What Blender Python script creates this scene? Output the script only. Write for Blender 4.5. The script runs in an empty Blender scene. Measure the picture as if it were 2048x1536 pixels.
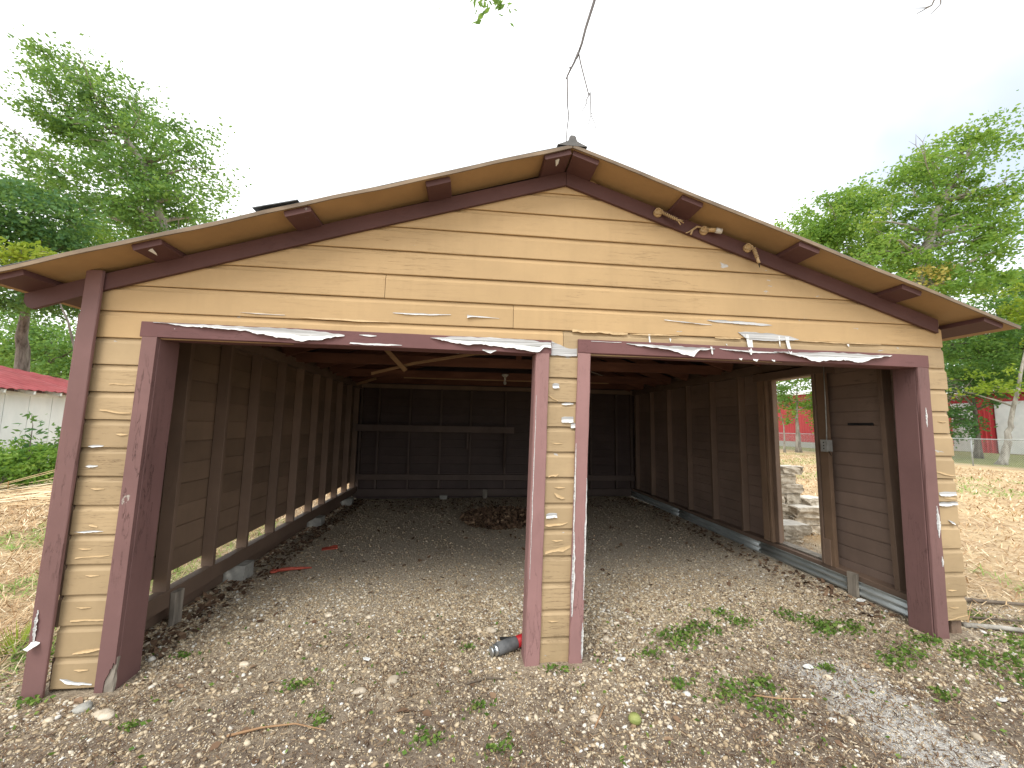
import bpy, bmesh, math, random
import numpy as np
from mathutils import Vector, Matrix

random.seed(7)
RNG = np.random.default_rng(11)
S = bpy.context.scene
COL = S.collection

# ------------------------------------------------------------------ camera
cam_d = bpy.data.cameras.new('camera')
cam = bpy.data.objects.new('camera', cam_d)
COL.objects.link(cam)
cam_d.sensor_fit = 'HORIZONTAL'
cam_d.sensor_width = 36.0
cam_d.lens = 13.835
cam_d.clip_start = 0.05
cam_d.clip_end = 2000.0
YAW, PITCH, ROLL = math.radians(6.126), math.radians(5.897), math.radians(1.026)
fw = Vector((math.sin(YAW) * math.cos(PITCH), math.cos(YAW) * math.cos(PITCH), math.sin(PITCH)))
rt = Vector((math.cos(YAW), -math.sin(YAW), 0.0))
up = rt.cross(fw)
r2 = rt * math.cos(ROLL) + up * math.sin(ROLL)
u2 = -rt * math.sin(ROLL) + up * math.cos(ROLL)
cam.matrix_world = Matrix(((r2.x, u2.x, -fw.x, 2.515), (r2.y, u2.y, -fw.y, -2.909), (r2.z, u2.z, -fw.z, 1.679), (0, 0, 0, 1)))
S.camera = cam

# ------------------------------------------------------------------ sky, sun, exposure
SUN_EL, SUN_AZ = math.radians(52), math.radians(205)     # compass azimuth, clockwise from +Y
W = bpy.data.worlds.new('World')
S.world = W
W.use_nodes = True
nt = W.node_tree
nt.nodes.clear()
out = nt.nodes.new('ShaderNodeOutputWorld')
bg = nt.nodes.new('ShaderNodeBackground')
bg.inputs['Strength'].default_value = 0.13
sky = nt.nodes.new('ShaderNodeTexSky')
sky.sky_type = 'NISHITA'
sky.sun_disc = False
sky.sun_elevation = SUN_EL
sky.sun_rotation = SUN_AZ
sky.dust_density = 0.4
sky.ozone_density = 1.6
tc = nt.nodes.new('ShaderNodeTexCoord')
noi = nt.nodes.new('ShaderNodeTexNoise')
noi.inputs['Scale'].default_value = 1.7
noi.inputs['Detail'].default_value = 5.0
noi.inputs['Roughness'].default_value = 0.5
nt.links.new(tc.outputs['Generated'], noi.inputs['Vector'])
dot = nt.nodes.new('ShaderNodeVectorMath')
dot.operation = 'DOT_PRODUCT'
dot.inputs[1].default_value = (0.80, 0.40, 0.45)          # clouds thin out towards the east
nt.links.new(tc.outputs['Generated'], dot.inputs[0])
ma = nt.nodes.new('ShaderNodeMath')
ma.operation = 'MULTIPLY_ADD'
ma.inputs[1].default_value = 0.10
nt.links.new(noi.outputs['Fac'], ma.inputs[0])
nt.links.new(dot.outputs['Value'], ma.inputs[2])
mr = nt.nodes.new('ShaderNodeMapRange')
mr.interpolation_type = 'SMOOTHSTEP'
mr.inputs['From Min'].default_value = 0.993
mr.inputs['From Max'].default_value = 1.046
mr.inputs['To Min'].default_value = 1.0
mr.inputs['To Max'].default_value = 0.28
nt.links.new(ma.outputs[0], mr.inputs['Value'])
mx = nt.nodes.new('ShaderNodeMix')
mx.data_type = 'RGBA'
mx.inputs['B'].default_value = (8.3, 8.45, 8.5, 1)          # the even white cloud layer
nt.links.new(mr.outputs['Result'], mx.inputs['Factor'])
nt.links.new(sky.outputs['Color'], mx.inputs['A'])
nt.links.new(mx.outputs['Result'], bg.inputs['Color'])
nt.links.new(bg.outputs['Background'], out.inputs['Surface'])

sun_d = bpy.data.lights.new('sun', 'SUN')
sun_d.energy = 1.5
sun_d.angle = math.radians(28)
sun_d.color = (1.0, 0.95, 0.87)
sun = bpy.data.objects.new('sun', sun_d)
COL.objects.link(sun)
to_sun = Vector((math.sin(SUN_AZ) * math.cos(SUN_EL), math.cos(SUN_AZ) * math.cos(SUN_EL), math.sin(SUN_EL)))
sun.rotation_euler = (-to_sun).to_track_quat('-Z', 'Y').to_euler()
sun.location = (0, -10, 30)

S.view_settings.view_transform = 'Standard'
S.view_settings.look = 'None'
S.view_settings.exposure = 0.72
S.view_settings.gamma = 1.0
S.view_settings.use_curve_mapping = False
S.render.engine = 'CYCLES'
S.cycles.max_bounces = 8
S.cycles.diffuse_bounces = 5
S.cycles.transparent_max_bounces = 8
S.cycles.use_denoising = True

# ------------------------------------------------------------------ noise helpers (numpy)
def hash2(ix, iy, seed=0):
    h = (ix.astype(np.int64) * 374761393 + iy.astype(np.int64) * 668265263 + seed * 1442695041) & 0x7fffffff
    h = ((h ^ (h >> 13)) * 1274126177) & 0x7fffffff
    return ((h ^ (h >> 16)) & 0xffff) / 65535.0

def vnoise(x, y, seed=0):
    x = np.asarray(x, float); y = np.asarray(y, float)
    ix, iy = np.floor(x), np.floor(y)
    fx, fy = x - ix, y - iy
    fx = fx * fx * (3 - 2 * fx); fy = fy * fy * (3 - 2 * fy)
    a = hash2(ix, iy, seed); b = hash2(ix + 1, iy, seed); c = hash2(ix, iy + 1, seed); d = hash2(ix + 1, iy + 1, seed)
    return (a * (1 - fx) + b * fx) * (1 - fy) + (c * (1 - fx) + d * fx) * fy

def gz(x, y):
    """height of the ground"""
    x = np.asarray(x, float); y = np.asarray(y, float)
    z = 0.0135 * np.clip(x, -1.0, 7.0) - 0.004
    z = z - 0.006 * np.clip(y, 0, 6.3) * np.clip((x - 0.0) / 6.5, 0, 1)
    z = z + 0.022 * (vnoise(x * 1.3, y * 1.3, 3) - 0.5) + 0.010 * (vnoise(x * 5.1, y * 5.1, 4) - 0.5)
    outl = np.clip((-0.03 - x) / 0.1, 0, 1) * np.clip((x + 2.5) / 1.5, 0, 1) * np.clip((y - 0.15) / 0.4, 0, 1)
    z = z + outl * 0.05
    far = np.clip((np.hypot(x - 3, y - 1) - 9) / 10, 0, 1)
    z = z * (1 - far) + far * (0.10 * (vnoise(x * 0.17, y * 0.17, 8) - 0.5))
    return z

def g1(x, y):
    return float(gz(np.array([x]), np.array([y]))[0])

# ------------------------------------------------------------------ materials
def new_mat(name):
    m = bpy.data.materials.new(name)
    m.use_nodes = True
    n = m.node_tree
    n.nodes.clear()
    o = n.nodes.new('ShaderNodeOutputMaterial')
    p = n.nodes.new('ShaderNodeBsdfPrincipled')
    n.links.new(p.outputs[0], o.inputs['Surface'])
    return m, n, p, o

def N(n, kind, **kw):
    x = n.nodes.new(kind)
    for k, v in kw.items():
        if k in x.inputs:
            x.inputs[k].default_value = v
        else:
            setattr(x, k, v)
    return x

def mapped(n, scale=(1, 1, 1), rot=(0, 0, 0)):
    t = N(n, 'ShaderNodeTexCoord')
    mp = N(n, 'ShaderNodeMapping')
    mp.inputs['Scale'].default_value = scale
    mp.inputs['Rotation'].default_value = rot
    n.links.new(t.outputs['Object'], mp.inputs['Vector'])
    return mp.outputs['Vector']

def noise(n, vec, scale, detail=4.0, rough=0.55, dist=0.0):
    t = N(n, 'ShaderNodeTexNoise', Scale=scale, Detail=detail, Roughness=rough, Distortion=dist)
    n.links.new(vec, t.inputs['Vector'])
    return t.outputs['Fac']

def ramp(n, fac, stops, interp='LINEAR'):
    r = N(n, 'ShaderNodeValToRGB')
    r.color_ramp.interpolation = interp
    el = r.color_ramp.elements
    while len(el) < len(stops):
        el.new(0.5)
    for e, (p, c) in zip(el, stops):
        e.position = p
        e.color = (c, c, c, 1) if isinstance(c, (int, float)) else tuple(c) + (1,)
    n.links.new(fac, r.inputs['Fac'])
    return r.outputs['Color']

def mixc(n, fac, a, b, mode='MIX'):
    m = N(n, 'ShaderNodeMix', data_type='RGBA', blend_type=mode)
    for s, v in (('Factor', fac), ('A', a), ('B', b)):
        if isinstance(v, (int, float)):
            m.inputs[s].default_value = v
        elif isinstance(v, tuple):
            m.inputs[s].default_value = v + (1,) if len(v) == 3 else v
        else:
            n.links.new(v, m.inputs[s])
    return m.outputs['Result']

def mth(n, op, a, b=None):
    m = N(n, 'ShaderNodeMath', operation=op)
    for i, v in enumerate((a, b)):
        if v is None:
            continue
        if isinstance(v, (int, float)):
            m.inputs[i].default_value = v
        else:
            n.links.new(v, m.inputs[i])
    return m.outputs[0]

def bump(n, p, h, strength=0.4, dist=0.01, prev=None):
    b = N(n, 'ShaderNodeBump', Strength=strength, Distance=dist)
    n.links.new(h, b.inputs['Height'])
    if prev is not None:
        n.links.new(prev, b.inputs['Normal'])
    n.links.new(b.outputs['Normal'], p.inputs['Normal'])
    return b.outputs['Normal']

def obj_rand(n):
    return N(n, 'ShaderNodeObjectInfo').outputs['Random']

def painted(name, base, stretch, crack=0.5, chip=0.0, chipcol=(0.55, 0.54, 0.52), dirt=0.3, rough=0.62, var=0.10, undercol=None):
    """weathered house paint: fade, dirt, fine cracks along the grain, chips to bare wood"""
    m, n, p, o = new_mat(name)
    v1 = mapped(n)
    vg = mapped(n, stretch)
    big = noise(n, v1, 1.6, 5, 0.6)
    fine = noise(n, v1, 38.0, 4, 0.6)
    grain = noise(n, vg, 30.0, 5, 0.62)
    dark = tuple(c * (1 - dirt) for c in base)
    light = tuple(min(1, c * (1 + dirt * 0.45)) for c in base)
    c = mixc(n, ramp(n, big, [(0.30, 0.0), (0.72, 1.0)]), dark, light)
    c = mixc(n, mth(n, 'MULTIPLY', fine, 0.22), c, tuple(x * 0.72 for x in base))
    rv = obj_rand(n)
    hs = N(n, 'ShaderNodeHueSaturation')
    n.links.new(c, hs.inputs['Color'])
    vr = N(n, 'ShaderNodeMapRange')
    vr.inputs['To Min'].default_value = 1 - var
    vr.inputs['To Max'].default_value = 1 + var
    n.links.new(rv, vr.inputs['Value'])
    n.links.new(vr.outputs[0], hs.inputs['Value'])
    c = hs.outputs['Color']
    # dirt streaks
    st = noise(n, mapped(n, (9, 9, 0.7)), 1.0, 4, 0.6)
    c = mixc(n, ramp(n, st, [(0.52, 0.0), (0.80, 0.22)]), c, tuple(x * 0.6 for x in base))
    # cracks
    ck = noise(n, vg, 15.0, 5, 0.6, 0.3)
    ckm = ramp(n, ck, [(0.488, 0.0), (0.5, 1.0), (0.512, 0.0)])
    zone = ramp(n, noise(n, v1, 1.1, 3, 0.5), [(0.50, 0.0), (0.70, 1.0)])
    ckf = mth(n, 'MULTIPLY', mth(n, 'MULTIPLY', ckm, zone), crack)
    uc = undercol or tuple(x * 0.28 for x in base)
    c = mixc(n, ckf, c, uc)
    h = mth(n, 'ADD', mth(n, 'MULTIPLY', grain, 0.35), mth(n, 'MULTIPLY', ckf, -1.4))
    if chip > 0:
        cn = noise(n, mapped(n, tuple(0.45 * s + 0.55 for s in stretch)), 6.5, 6, 0.62, 0.3)
        cm = ramp(n, cn, [(0.72 - chip * 0.16, 0.0), (0.735 - chip * 0.16, 1.0)])
        wood = mixc(n, grain, tuple(x * 0.62 for x in chipcol), chipcol)
        c = mixc(n, cm, c, wood)
        h = mth(n, 'ADD', h, mth(n, 'MULTIPLY', cm, -1.2))
    n.links.new(c, p.inputs['Base Color'])
    p.inputs['Roughness'].default_value = rough
    p.inputs['Specular IOR Level'].default_value = 0.3
    b = bump(n, p, h, 0.45, 0.004)
    bump(n, p, fine, 0.12, 0.003, b)
    return m

def plain(name, c1, c2, scale=8.0, rough=0.75, stretch=(1, 1, 1), bmp=0.3, dist=0.004, metal=0.0, spec=0.3, var=0.0, detail=5.0, lo=0.32, hi=0.70):
    m, n, p, o = new_mat(name)
    v = mapped(n, stretch)
    f = noise(n, v, scale, detail, 0.6)
    c = mixc(n, ramp(n, f, [(lo, 0.0), (hi, 1.0)]), c1, c2)
    if var:
        hs = N(n, 'ShaderNodeHueSaturation')
        n.links.new(c, hs.inputs['Color'])
        vr = N(n, 'ShaderNodeMapRange')
        vr.inputs['To Min'].default_value = 1 - var
        vr.inputs['To Max'].default_value = 1 + var
        n.links.new(obj_rand(n), vr.inputs['Value'])
        n.links.new(vr.outputs[0], hs.inputs['Value'])
        c = hs.outputs['Color']
    n.links.new(c, p.inputs['Base Color'])
    p.inputs['Roughness'].default_value = rough
    p.inputs['Metallic'].default_value = metal
    p.inputs['Specular IOR Level'].default_value = spec
    if bmp:
        bump(n, p, noise(n, v, scale * 3.3, 4, 0.6), bmp, dist)
    return m

def attr_mat(name, stops, rough=0.8, bmp=0.0, scale=60.0, translucent=0.0, spec=0.2):
    """colour picked per piece by the 'rnd' attribute"""
    m, n, p, o = new_mat(name)
    a = N(n, 'ShaderNodeAttribute', attribute_name='rnd')
    c = ramp(n, a.outputs['Fac'], stops)
    if bmp:
        f = noise(n, mapped(n), scale, 4, 0.6)
        c = mixc(n, mth(n, 'MULTIPLY', f, 0.30), c, (0.10, 0.075, 0.05))
        bump(n, p, f, bmp, 0.004)
    n.links.new(c, p.inputs['Base Color'])
    p.inputs['Roughness'].default_value = rough
    p.inputs['Specular IOR Level'].default_value = spec
    if translucent:
        t = N(n, 'ShaderNodeBsdfTranslucent')
        n.links.new(mixc(n, 0.5, c, (0.30, 0.42, 0.05), 'MIX'), t.inputs['Color'])
        ms = N(n, 'ShaderNodeMixShader')
        ms.inputs[0].default_value = translucent
        n.links.new(p.outputs[0], ms.inputs[1])
        n.links.new(t.outputs[0], ms.inputs[2])
        n.links.new(ms.outputs[0], o.inputs['Surface'])
    return m

M = {}
TAN = (0.500, 0.345, 0.180)
M['tan'] = painted('tan_siding_paint', TAN, (0.07, 1, 2.0), crack=0.5, chip=0.06, dirt=0.12, var=0.05, undercol=(0.16, 0.10, 0.055))
M['tan_worn'] = painted('worn_tan_siding_paint', (0.440, 0.325, 0.190), (0.12, 1, 2.0), crack=0.7, chip=0.30, dirt=0.22, var=0.07, undercol=(0.16, 0.10, 0.055))
M['tan_soffit'] = painted('tan_soffit_paint', (0.40, 0.255, 0.122), (1, 0.3, 1), crack=0.2, dirt=0.22, var=0.03)
M['tan_flake'] = plain('tan_paint_flake', (0.46, 0.33, 0.18), (0.60, 0.44, 0.25), 20, 0.6)
M['brown'] = painted('brown_trim_paint', (0.200, 0.110, 0.106), (1, 1, 0.12), crack=0.9, chip=0.05, dirt=0.22, var=0.06, undercol=(0.04, 0.018, 0.016), chipcol=(0.45, 0.40, 0.36))
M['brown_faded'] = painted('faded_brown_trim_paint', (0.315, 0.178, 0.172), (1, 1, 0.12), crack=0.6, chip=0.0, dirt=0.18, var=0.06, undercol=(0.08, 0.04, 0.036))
M['brown_h'] = painted('brown_header_paint', (0.175, 0.082, 0.082), (0.12, 1, 1), crack=0.8, chip=0.12, dirt=0.20, var=0.05, undercol=(0.04, 0.018, 0.016), chipcol=(0.6, 0.58, 0.55))
M['rake'] = painted('brown_rake_paint', (0.108, 0.051, 0.048), (0.3, 1, 1), crack=0.5, chip=0.05, dirt=0.22, var=0.05)
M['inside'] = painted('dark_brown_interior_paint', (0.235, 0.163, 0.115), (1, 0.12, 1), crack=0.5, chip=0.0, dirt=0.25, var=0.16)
M['stud_shaded'] = painted('shaded_back_stud_paint', (0.120, 0.088, 0.075), (1, 1, 0.12), crack=0.5, chip=0.0, dirt=0.25, var=0.12)  # stud paint darkened: shade of the deep back end put into the colour
M['inside_shaded'] = painted('shaded_back_wall_paint', (0.088, 0.062, 0.056), (0.12, 1, 1), crack=0.5, chip=0.0, dirt=0.25, var=0.12)  # interior paint again, with the back wall's shade in its base colour
M['inside_right'] = painted('light_brown_interior_paint', (0.255, 0.185, 0.150), (1, 0.12, 1), crack=0.7, chip=0.0, dirt=0.25, var=0.10)  # right wall: slightly lighter, greyer brown than the left
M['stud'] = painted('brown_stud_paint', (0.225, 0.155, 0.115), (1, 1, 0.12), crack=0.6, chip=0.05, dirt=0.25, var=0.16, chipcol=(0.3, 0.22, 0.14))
M['doorframe'] = painted('worn_door_frame_wood', (0.25, 0.165, 0.11), (1, 1, 0.1), crack=1.0, chip=0.35, dirt=0.3, var=0.1, chipcol=(0.34, 0.26, 0.17))
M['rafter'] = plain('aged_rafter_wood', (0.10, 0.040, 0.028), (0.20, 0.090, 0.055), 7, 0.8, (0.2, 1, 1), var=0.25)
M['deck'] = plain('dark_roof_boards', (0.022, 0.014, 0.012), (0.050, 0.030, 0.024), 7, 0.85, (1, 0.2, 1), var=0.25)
M['lath'] = plain('pale_lath_wood', (0.26, 0.15, 0.08), (0.42, 0.27, 0.15), 9, 0.8, (0.2, 1, 1))
M['bare'] = plain('bare_weathered_wood', (0.26, 0.26, 0.26), (0.58, 0.59, 0.60), 22, 0.8, (0.08, 1, 5.0), 0.8, 0.004, lo=0.36, hi=0.60)
M['flake'] = plain('white_primer_flake', (0.55, 0.56, 0.55), (0.84, 0.84, 0.83), 22, 0.7, (1, 1, 1), 0.3, 0.003)
M['greywood'] = plain('grey_block_wood', (0.17, 0.15, 0.125), (0.36, 0.32, 0.27), 16, 0.85, (1, 1, 0.15), 0.6, 0.006)
M['galv'] = plain('galvanised_skirt', (0.36, 0.40, 0.40), (0.58, 0.62, 0.62), 7, 0.5, (1, 0.2, 1), 0.15, 0.003, metal=0.55, spec=0.5)
M['roofmetal'] = plain('grey_roof_metal', (0.10, 0.11, 0.12), (0.24, 0.25, 0.26), 5, 0.5, (1, 1, 1), 0.15, 0.003, metal=0.6)
M['capmetal'] = plain('weathered_ridge_metal', (0.09, 0.09, 0.09), (0.18, 0.175, 0.17), 7, 0.6, (1, 0.4, 1), 0.2, 0.003, metal=0.15)
M['drip'] = plain('weathered_edge_strip', (0.15, 0.115, 0.085), (0.30, 0.225, 0.155), 9, 0.7, (0.3, 1, 1), 0.2, 0.003)
M['concrete'] = plain('concrete', (0.26, 0.26, 0.24), (0.46, 0.45, 0.41), 12, 0.9, (1, 1, 1), 0.6, 0.008)
M['limestone'] = plain('limestone_block', (0.28, 0.235, 0.175), (0.62, 0.56, 0.46), 11, 0.92, (1, 1, 1), 0.9, 0.02, var=0.18)
M['limetop'] = plain('pale_top_limestone', (0.56, 0.53, 0.47), (0.76, 0.73, 0.66), 9, 0.9, (1, 1, 1), 0.5, 0.006, var=0.12)
M['whitewall'] = plain('white_shed_paint', (0.66, 0.70, 0.69), (0.80, 0.83, 0.81), 2.2, 0.7, (1, 1, 0.4), 0.15, 0.003, var=0.03)
M['redroof'] = plain('red_roof_metal', (0.21, 0.036, 0.043), (0.34, 0.080, 0.088), 2.5, 0.5, (1, 3, 1), 0.1, 0.003, spec=0.5)
M['redwall'] = plain('red_metal_wall', (0.34, 0.030, 0.035), (0.44, 0.045, 0.048), 2.0, 0.5, (1, 1, 0.3), 0.0, spec=0.4)
M['whiteslat'] = plain('white_roller_slats', (0.70, 0.74, 0.74), (0.82, 0.85, 0.84), 2.0, 0.5, (1, 1, 1), 0.0)
M['steel'] = plain('galvanised_fence_steel', (0.34, 0.37, 0.38), (0.52, 0.55, 0.56), 6, 0.45, metal=0.5, bmp=0.0)
M['bark'] = plain('grey_bark', (0.075, 0.062, 0.050), (0.26, 0.235, 0.205), 9, 0.95, (1, 1, 0.25), 0.9, 0.03)
M['barkpale'] = plain('pale_mottled_bark', (0.17, 0.155, 0.13), (0.46, 0.44, 0.40), 5, 0.95, (1, 1, 0.35), 0.8, 0.03)
M['twig'] = plain('dead_twig_bark', (0.10, 0.095, 0.10), (0.20, 0.185, 0.18), 30, 0.9, (1, 1, 0.3), 0.5, 0.002)
M['stick'] = plain('fallen_stick_bark', (0.075, 0.060, 0.048), (0.22, 0.18, 0.14), 18, 0.95, (1, 1, 1), 0.6, 0.004)
M['rope'] = plain('tan_painted_cord', (0.34, 0.235, 0.125), (0.50, 0.36, 0.20), 30, 0.7)
M['porc'] = plain('tan_painted_porcelain', (0.42, 0.28, 0.13), (0.54, 0.38, 0.20), 12, 0.45)
M['black'] = plain('black_rubber', (0.012, 0.012, 0.013), (0.03, 0.03, 0.03), 12, 0.6)
M['boxsteel'] = plain('grey_electrical_steel', (0.34, 0.35, 0.34), (0.50, 0.51, 0.49), 14, 0.5, metal=0.3)
M['cyl'] = plain('dark_grey_cylinder_paint', (0.085, 0.09, 0.095), (0.17, 0.175, 0.18), 14, 0.55)
M['redpaint'] = plain('red_cylinder_paint', (0.36, 0.012, 0.018), (0.50, 0.03, 0.035), 12, 0.45)
M['chrome'] = plain('worn_chrome', (0.42, 0.45, 0.47), (0.66, 0.68, 0.70), 12, 0.3, metal=0.85)
M['redtool'] = plain('faded_red_tool_paint', (0.36, 0.055, 0.035), (0.55, 0.14, 0.09), 14, 0.6)
M['ceramic'] = plain('white_ceramic', (0.50, 0.47, 0.42), (0.62, 0.60, 0.55), 10, 0.4, bmp=0.0)
M['fruit'] = plain('green_husk', (0.16, 0.20, 0.05), (0.36, 0.38, 0.14), 18, 0.6, (1, 1, 3))
m_, n_, p_, o_ = new_mat('bulb_glass')
p_.inputs['Base Color'].default_value = (0.8, 0.8, 0.78, 1)
p_.inputs['Roughness'].default_value = 0.15
p_.inputs['Transmission Weight'].default_value = 0.5
M['glass'] = m_
M['pebble'] = attr_mat('gravel_pebbles', [(0.0, (0.10, 0.075, 0.055)), (0.22, (0.24, 0.175, 0.115)), (0.5, (0.47, 0.365, 0.235)), (0.72, (0.64, 0.535, 0.38)), (0.9, (0.74, 0.67, 0.54)), (1.0, (0.78, 0.77, 0.73))], 0.88, 0.5, 70)
M['pebble_big'] = plain('loose_stone', (0.38, 0.31, 0.22), (0.68, 0.61, 0.50), 22, 0.88, (1, 1, 1), 0.6, 0.006, var=0.2)
M['litter'] = attr_mat('ground_litter', [(0.0, (0.05, 0.030, 0.020)), (0.45, (0.13, 0.080, 0.050)), (0.72, (0.25, 0.165, 0.10)), (0.9, (0.42, 0.32, 0.20)), (1.0, (0.55, 0.46, 0.33))], 0.9)
M['deadleaf'] = attr_mat('dead_leaves', [(0.0, (0.06, 0.036, 0.024)), (0.5, (0.150, 0.092, 0.058)), (0.85, (0.25, 0.165, 0.105)), (1.0, (0.36, 0.25, 0.16))], 0.85)
M['straw'] = attr_mat('dry_straw', [(0.0, (0.22, 0.125, 0.065)), (0.35, (0.46, 0.30, 0.165)), (0.7, (0.64, 0.49, 0.30)), (0.93, (0.78, 0.67, 0.48)), (1.0, (0.22, 0.31, 0.08))], 0.9)
M['weed'] = attr_mat('weed_leaves', [(0.0, (0.055, 0.11, 0.022)), (0.6, (0.12, 0.22, 0.04)), (1.0, (0.26, 0.34, 0.09))], 0.7, translucent=0.25)
def leafmat(name, a, b, c, t=0.42):
    M[name] = attr_mat(name, [(0.0, a), (0.5, b), (1.0, c)], 0.55, translucent=t, spec=0.35)
leafmat('leaf_mid', (0.058, 0.150, 0.050), (0.125, 0.270, 0.070), (0.23, 0.38, 0.09), 0.50)
leafmat('leaf_dark', (0.030, 0.105, 0.048), (0.066, 0.185, 0.066), (0.14, 0.28, 0.08), 0.45)
leafmat('leaf_bright', (0.10, 0.225, 0.046), (0.19, 0.36, 0.066), (0.33, 0.46, 0.09), 0.56)
leafmat('leaf_lime', (0.16, 0.26, 0.02), (0.26, 0.36, 0.03), (0.38, 0.44, 0.06), 0.5)
leafmat('leaf_yellow', (0.36, 0.27, 0.06), (0.52, 0.42, 0.10), (0.62, 0.54, 0.20), 0.4)

# ground: gravel and soil in front of and inside the garage, straw yard all round
m, n, p, o = new_mat('gravel_soil_and_straw_yard')
v = mapped(n)
sx = N(n, 'ShaderNodeSeparateXYZ')
n.links.new(v, sx.inputs[0])
wob = mth(n, 'MULTIPLY', mth(n, 'SUBTRACT', noise(n, v, 0.9, 5, 0.6), 0.5), 2.2)
gx0 = ramp(n, mth(n, 'ADD', mth(n, 'MULTIPLY', mth(n, 'ADD', sx.outputs['X'], mth(n, 'MULTIPLY', wob, 0.35)), 0.05), 0.5), [(0.465, 0.0), (0.49, 1.0)])
gx1 = ramp(n, mth(n, 'ADD', mth(n, 'MULTIPLY', mth(n, 'ADD', sx.outputs['X'], wob), 0.05), 0.5), [(0.84, 1.0), (0.90, 0.0)])
gy = ramp(n, mth(n, 'MULTIPLY', mth(n, 'ADD', sx.outputs['Y'], 10.0), 0.05), [(0.82, 1.0), (0.84, 0.0)])
gm = mth(n, 'MULTIPLY', mth(n, 'MULTIPLY', gx0, gx1), gy)
f1 = noise(n, v, 3.0, 6, 0.62)
f2 = noise(n, v, 42.0, 5, 0.65)
f3 = noise(n, v, 160.0, 3, 0.6)
soil = mixc(n, ramp(n, f1, [(0.32, 0.0), (0.66, 1.0)]), (0.11, 0.080, 0.064), (0.42, 0.345, 0.255))
soil = mixc(n, ramp(n, f2, [(0.40, 0.0), (0.62, 0.75)]), soil, (0.56, 0.47, 0.345))
soil = mixc(n, ramp(n, f3, [(0.35, 0.55), (0.55, 0.0)]), soil, (0.055, 0.038, 0.026))
inn = ramp(n, mth(n, 'MULTIPLY', mth(n, 'ADD', sx.outputs['Y'], mth(n, 'MULTIPLY', wob, 0.3)), 0.2), [(0.06, 0.0), (0.32, 1.0)])
dust = mixc(n, ramp(n, f2, [(0.35, 0.0), (0.65, 1.0)]), (0.42, 0.36, 0.285), (0.64, 0.565, 0.455))
dust = mixc(n, ramp(n, f3, [(0.35, 0.45), (0.55, 0.0)]), dust, (0.20, 0.165, 0.125))
soil = mixc(n, mth(n, 'MULTIPLY', inn, 0.8), soil, dust)
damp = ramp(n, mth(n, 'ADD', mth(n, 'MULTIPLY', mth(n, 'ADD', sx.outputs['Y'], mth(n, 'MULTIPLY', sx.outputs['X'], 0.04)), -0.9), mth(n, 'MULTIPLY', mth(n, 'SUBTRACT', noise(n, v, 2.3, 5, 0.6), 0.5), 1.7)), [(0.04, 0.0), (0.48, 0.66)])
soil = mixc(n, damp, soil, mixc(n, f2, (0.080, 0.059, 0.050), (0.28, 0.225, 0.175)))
pch = mth(n, 'ADD', mth(n, 'MULTIPLY', mth(n, 'ABSOLUTE', mth(n, 'SUBTRACT', sx.outputs['X'], 4.95)), 2.6), mth(n, 'MULTIPLY', mth(n, 'SUBTRACT', noise(n, v, 5.0, 5, 0.65), 0.5), 1.3))
pcy = ramp(n, mth(n, 'ADD', mth(n, 'MULTIPLY', sx.outputs['Y'], -1.0), mth(n, 'MULTIPLY', wob, 0.10)), [(0.16, 0.0), (0.26, 1.0)])
pcm = mth(n, 'MULTIPLY', ramp(n, pch, [(0.42, 0.9), (0.80, 0.0)]), pcy)
soil = mixc(n, pcm, soil, mixc(n, f2, (0.42, 0.41, 0.39), (0.70, 0.69, 0.66)))
fs = noise(n, mapped(n, (1, 1, 1), (0, 0, 0.5)), 0.55, 6, 0.65)
st = mixc(n, ramp(n, fs, [(0.33, 0.0), (0.60, 1.0)]), (0.29, 0.165, 0.080), (0.58, 0.43, 0.235))
st = mixc(n, ramp(n, noise(n, mapped(n, (3, 11, 1), (0, 0, 0.6)), 7.0, 5, 0.7), [(0.38, 0.0), (0.66, 0.8)]), st, (0.70, 0.58, 0.40))
st = mixc(n, ramp(n, noise(n, v, 0.33, 4, 0.6), [(0.60, 0.0), (0.72, 0.65)]), st, (0.20, 0.21, 0.075))
far = ramp(n, mth(n, 'MULTIPLY', sx.outputs['X'], 0.01), [(0.285, 0.0), (0.30, 0.85)])
st = mixc(n, far, st, (0.13, 0.17, 0.06))
n.links.new(mixc(n, gm, st, soil), p.inputs['Base Color'])
p.inputs['Roughness'].default_value = 0.95
p.inputs['Specular IOR Level'].default_value = 0.15
b = bump(n, p, f2, 0.9, 0.02)
bump(n, p, f3, 0.6, 0.008, b)
M['ground'] = m

# ------------------------------------------------------------------ mesh helpers
ORIGIN = {}
def wloc(o):
    return ORIGIN.get(o.name, Vector((0, 0, 0))) if o is not None else Vector((0, 0, 0))

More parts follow.
